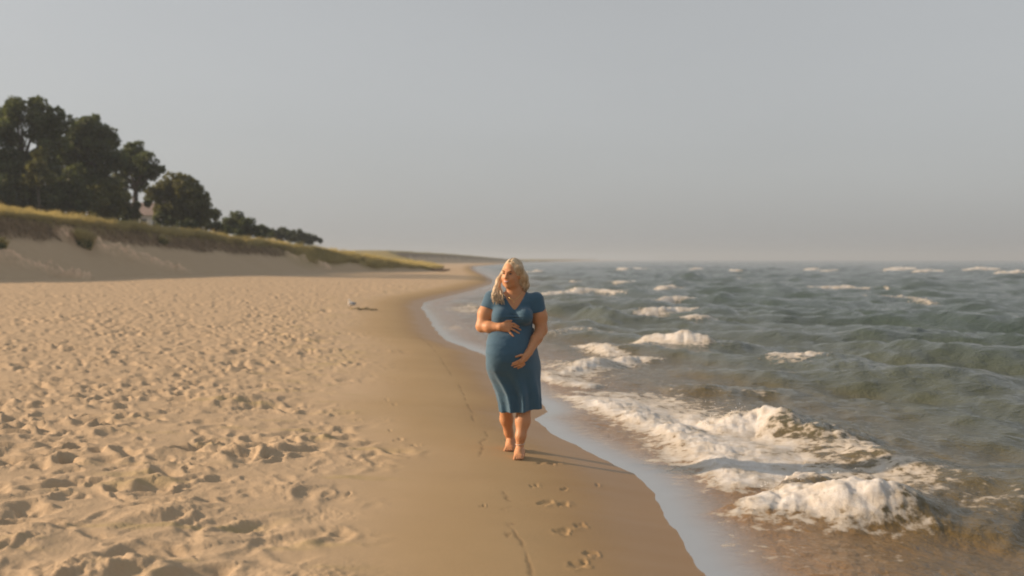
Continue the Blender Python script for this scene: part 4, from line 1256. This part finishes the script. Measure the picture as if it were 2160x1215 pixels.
    ll = [hp(-.076, -.030, .050), W(1052, 592, BC + .03), W(1047, 612, BC - .01), W(1052, 632, BC - .09)]
    H.chain(ll, [.020, .022, .026, .012], 0.03)
    # open the face
    H.ellipsoid(hp(0, .090, -.020), (.066, .080, .085), 0.012, HR, cut=True)
    H.ellipsoid(hp(0, .100, .030), (.058, .064, .054), 0.012, HR, cut=True)
    H.ellipsoid(hp(0, .06, -.13), (.058, .075, .075), 0.012, HR, cut=True)
    # parting groove and strand relief
    Vh, Qh = H.mesh()
    hairm, nt, out = new_mat('hair_blonde'); g = N(nt)
    p = g.obj()
    st = g.noise(g.scale(p, (60.0, 60.0, 5.0)), 1.0, 3, 0.6)
    hc = g.mix(g.remap(st, 0.3, 0.7), (0.34, 0.235, 0.135), (0.62, 0.485, 0.33))
    hc = g.mix(g.attr('tint'), hc, (0.68, 0.555, 0.395))
    nt.links.new(g.principled(hc, 0.45, g.bump(st, 0.6, 0.01), Specular_IOR_Level=0.35), out.inputs['Surface'])
    hair = link_mesh('hair', Vh - org, Qh, hairm, root, attrs=dict(tint=np.zeros(len(Vh))))
    rs = np.random.default_rng(5)
    V_, F_, T_ = [], [], []
    def strand(pts, r0, tint):
        P = np.array(pts); n = 16
        tt = np.linspace(0, 1, len(P)); t = np.linspace(0, 1, n)
        C = np.stack([np.interp(t, tt, P[:, i]) for i in range(3)], -1)
        for _ in range(3): C[1:-1] = (C[:-2] + 2 * C[1:-1] + C[2:]) / 4
        ph, am, fr = rs.random() * 6.28, rs.uniform(.003, .012), rs.uniform(1.3, 2.6)
        wv = am * np.sin(t * fr * 6.28 + ph) * sstep(.35, .8, t)
        C[:, 0] += wv; C[:, 1] += am * np.cos(t * fr * 6.28 + ph) * sstep(.35, .8, t)
        geo = Geo(); geo.tube([Vector(c) for c in C], [r0 * (0.55 + .6 * math.sin(math.pi * min(1, x * .9 + .12))) * (1 if x < .9 else .6) for x in t], 5)
        o = sum(len(v) for v in V_)
        V_.append(np.array([tuple(v) for v in geo.v])); F_.extend([tuple(i + o for i in f) for f in geo.f]); T_.append(np.full(len(geo.v), tint))
    def cap(r, f, u, k=1.02):
        c = np.array([.002, -.026, .036]); q = np.array([r, f, u]) - c; e = np.array([.088, .103, .097])
        q = q / np.sqrt(((q / e) ** 2).sum()) * k + c
        return hp(*q)
    for i in range(150):      # photo-right side, swept back from the parting
        f0 = rs.uniform(-.09, .050); tint = rs.random() * .7
        s_ = cap(.006, f0, .13); m1 = cap(.060, f0 * .8 + .006, .110); m2 = cap(.098, f0 * .35 - .006, .04, 1.04)
        ex, ey = rs.uniform(1092, 1113), rs.uniform(602, 618)
        m3 = W(ex + rs.uniform(-4, 1), 592, BC - .03 + rs.uniform(-.02, .07)); e_ = W(ex, ey, BC + rs.uniform(-.02, .08))
        strand([s_, m1, m2, m3, e_], rs.uniform(.0035, .0065), tint)
    for i in range(130):      # photo-left side, falling in front of the shoulder
        f0 = rs.uniform(-.08, .062); tint = .15 + rs.random() * .8
        s_ = cap(-.004, f0, .13); m1 = cap(-.048, f0 * .8 - .006, .112); m2 = cap(-.092, f0 * .3 - .045, .03, 1.02)
        k = rs.random()
        m3 = W(1044 + 8 * rs.random(), 600, BC + .03 + rs.uniform(-.03, .04)); m4 = W(1039 + 21 * k, 618, BC - .05 + rs.uniform(-.03, .04)); e_ = W(1037 + 26 * k, rs.uniform(622, 643), BC - .115 + rs.uniform(-.02, .02))
        strand([s_, m1, m2, m3, m4, e_], rs.uniform(.0035, .006), tint)
    for i in range(60):       # back
        a = rs.uniform(-1.1, 1.1)
        s_ = cap(.03 * math.sin(a), -.09, .12); m1 = cap(.09 * math.sin(a), -.13, .03, 1.02); e_ = hp(.085 * math.sin(a), -.10 + rs.uniform(-.02, .02), -.15 + rs.uniform(-.03, .01))
        strand([s_, m1, e_], rs.uniform(.004, .007), rs.random() * .4)
    link_mesh('strands', np.concatenate(V_) - org, F_, hairm, hair, attrs=dict(tint=np.concatenate(T_)))

    # ---------------- face details
    eye_w = simple_mat('eye', (0.30, 0.26, 0.24), 0.2, 0.05); dark = simple_mat('lashes', (0.045, 0.026, 0.018), 0.6, 0.1)
    brow = simple_mat('brow', (0.17, 0.095, 0.05), 0.8, 0.2); lip = simple_mat('lips', (0.46, 0.155, 0.125), 0.4, 0.08); teeth = simple_mat('teeth', (0.58, 0.53, 0.46), 0.3, 0.03)
    M3 = Matrix(HR.tolist())
    def ploc(v): return Vector(v - org)
    for s in (-1, 1):
        e = Geo(); e.blob(ploc(hp(s * .031, .079, .006)), (.0125, .010, .0062), 12, 8, M3); eo = e.build('eye', eye_w, root)
        i_ = Geo(); i_.blob(ploc(hp(s * .031 - .001, .0855, .0055)), (.0052, .0050, .0050), 10, 6, M3); i_.build('iris', dark, eo)
        l = Geo(); l.tube([ploc(hp(s * .031 + t * .0145, .0885 - .10 * t * t * .06 - (.003 if s * t > .5 else 0), .0115 - .0045 * t * t)) for t in (-1, -.5, 0, .5, 1)], [.001, .0022, .0026, .0024, .001], 5); l.build('eyelid', dark, eo)
        b = Geo(); b.tube([ploc(hp(s * .031 + s * t * .019, .0935 - (.009 if t > .5 else 0), .029 + .004 * (t + .3) - .006 * t * t)) for t in (-1, -.3, .4, 1)], [.0026, .0036, .003, .0012], 6); b.build('eyebrow', brow, root)
    def mouth(t, u, f=0): return ploc(hp(t * .029, .0990 + f - .012 * t * t, -.0585 + u + .011 * t * t))
    g = Geo(); g.tube([mouth(t, .004, -.0015) for t in (-1, -.6, -.2, .2, .6, 1)], [.0015, .0032, .0040, .0040, .0032, .0015], 7); g.build('upper_lip', lip, root)
    g = Geo(); g.tube([mouth(t, -.0095 + .009 * t * t, -.001) for t in (-1, -.6, -.2, .2, .6, 1)], [.0015, .0038, .0048, .0048, .0038, .0015], 7); g.build('lower_lip', lip, root)
    g = Geo(); g.tube([mouth(t * .88, -.0025 + .003 * t * t, -.0015) for t in (-1, -.5, 0, .5, 1)], [.0022, .0042, .0048, .0042, .0022], 7); g.build('teeth', teeth, root)
    # ---------------- jewellery and nails
    gold = simple_mat('gold_chain', (0.62, 0.44, 0.18), 0.3, 0.1, Metallic=0.8)
    n1, n2, n3 = W(1070, 620, BC - .055), W(1083.5, 634, BC - .128), W(1101, 618, BC - .055)
    g = Geo(); g.tube([ploc(n1), ploc(W(1075, 629, BC - .108)), ploc(n2), ploc(W(1093, 628, BC - .106)), ploc(n3)], [.0018] * 5, 5); neck = g.build('necklace', gold, root)
    g = Geo(); g.blob(ploc(W(1084, 637, BC - .135)), (.005, .003, .006), 8, 6); g.build('pendant', gold, neck)
    ank = W(1097, 936, .085)
    g = Geo(); g.tube([Vector(ank - org) + Vector((.0395 * math.cos(a), .0395 * math.sin(a), .004 * math.sin(a + 1))) for a in [2 * math.pi * k / 20 for k in range(21)]], [.0022] * 21, 5, cap=False)
    g.build('anklet', simple_mat('anklet', (0.70, 0.66, 0.58), 0.5, 0.05), root)
    return root
build_person()

# ------------------------------------------------------------------ spray thrown up by the near breakers
def build_spray():
    rs = np.random.default_rng(9)
    g = Geo()
    for (px, py, z, n, sx, sz) in ((1500, 895, .1, 26, .08, .05), (1560, 868, .2, 16, .2, .03), (1600, 1030, .12, 12, .1, .04), (1760, 1006, .25, 12, .25, .02)):
        c = at_height(px, py, z)
        for i in range(n):
            r = rs.uniform(.002, .005)
            g.blob((c.x + rs.normal(0, sx), c.y + rs.normal(0, sx * .8), c.z + abs(rs.normal(0, sz))), (r, r, r * 1.3), 5, 4)
    o = g.build('water_spray', simple_mat('spray', (0.75, 0.75, 0.74), 0.4, 0.05))
    tag(o, 'white droplets of spray flung above the nearest breakers', 'spray', kind='stuff')
build_spray()

# ------------------------------------------------------------------ sea haze
def build_haze():
    m, nt, out = new_mat('haze')
    v = nt.nodes.new('ShaderNodeVolumePrincipled')
    v.inputs['Color'].default_value = (0.66, 0.73, 0.80, 1)
    v.inputs['Density'].default_value = 0.0006
    v.inputs['Anisotropy'].default_value = 0.2
    nt.links.new(v.outputs['Volume'], out.inputs['Volume'])
    g = Geo(); g.box((-6500, -6500, -7.0), (6500, 6500, 26.0))
    o = g.build('haze', m, None, False); tag(o, kind='stuff'); o['label'] = 'thin pale haze over the beach and the lake'; o['category'] = 'haze'
build_haze()
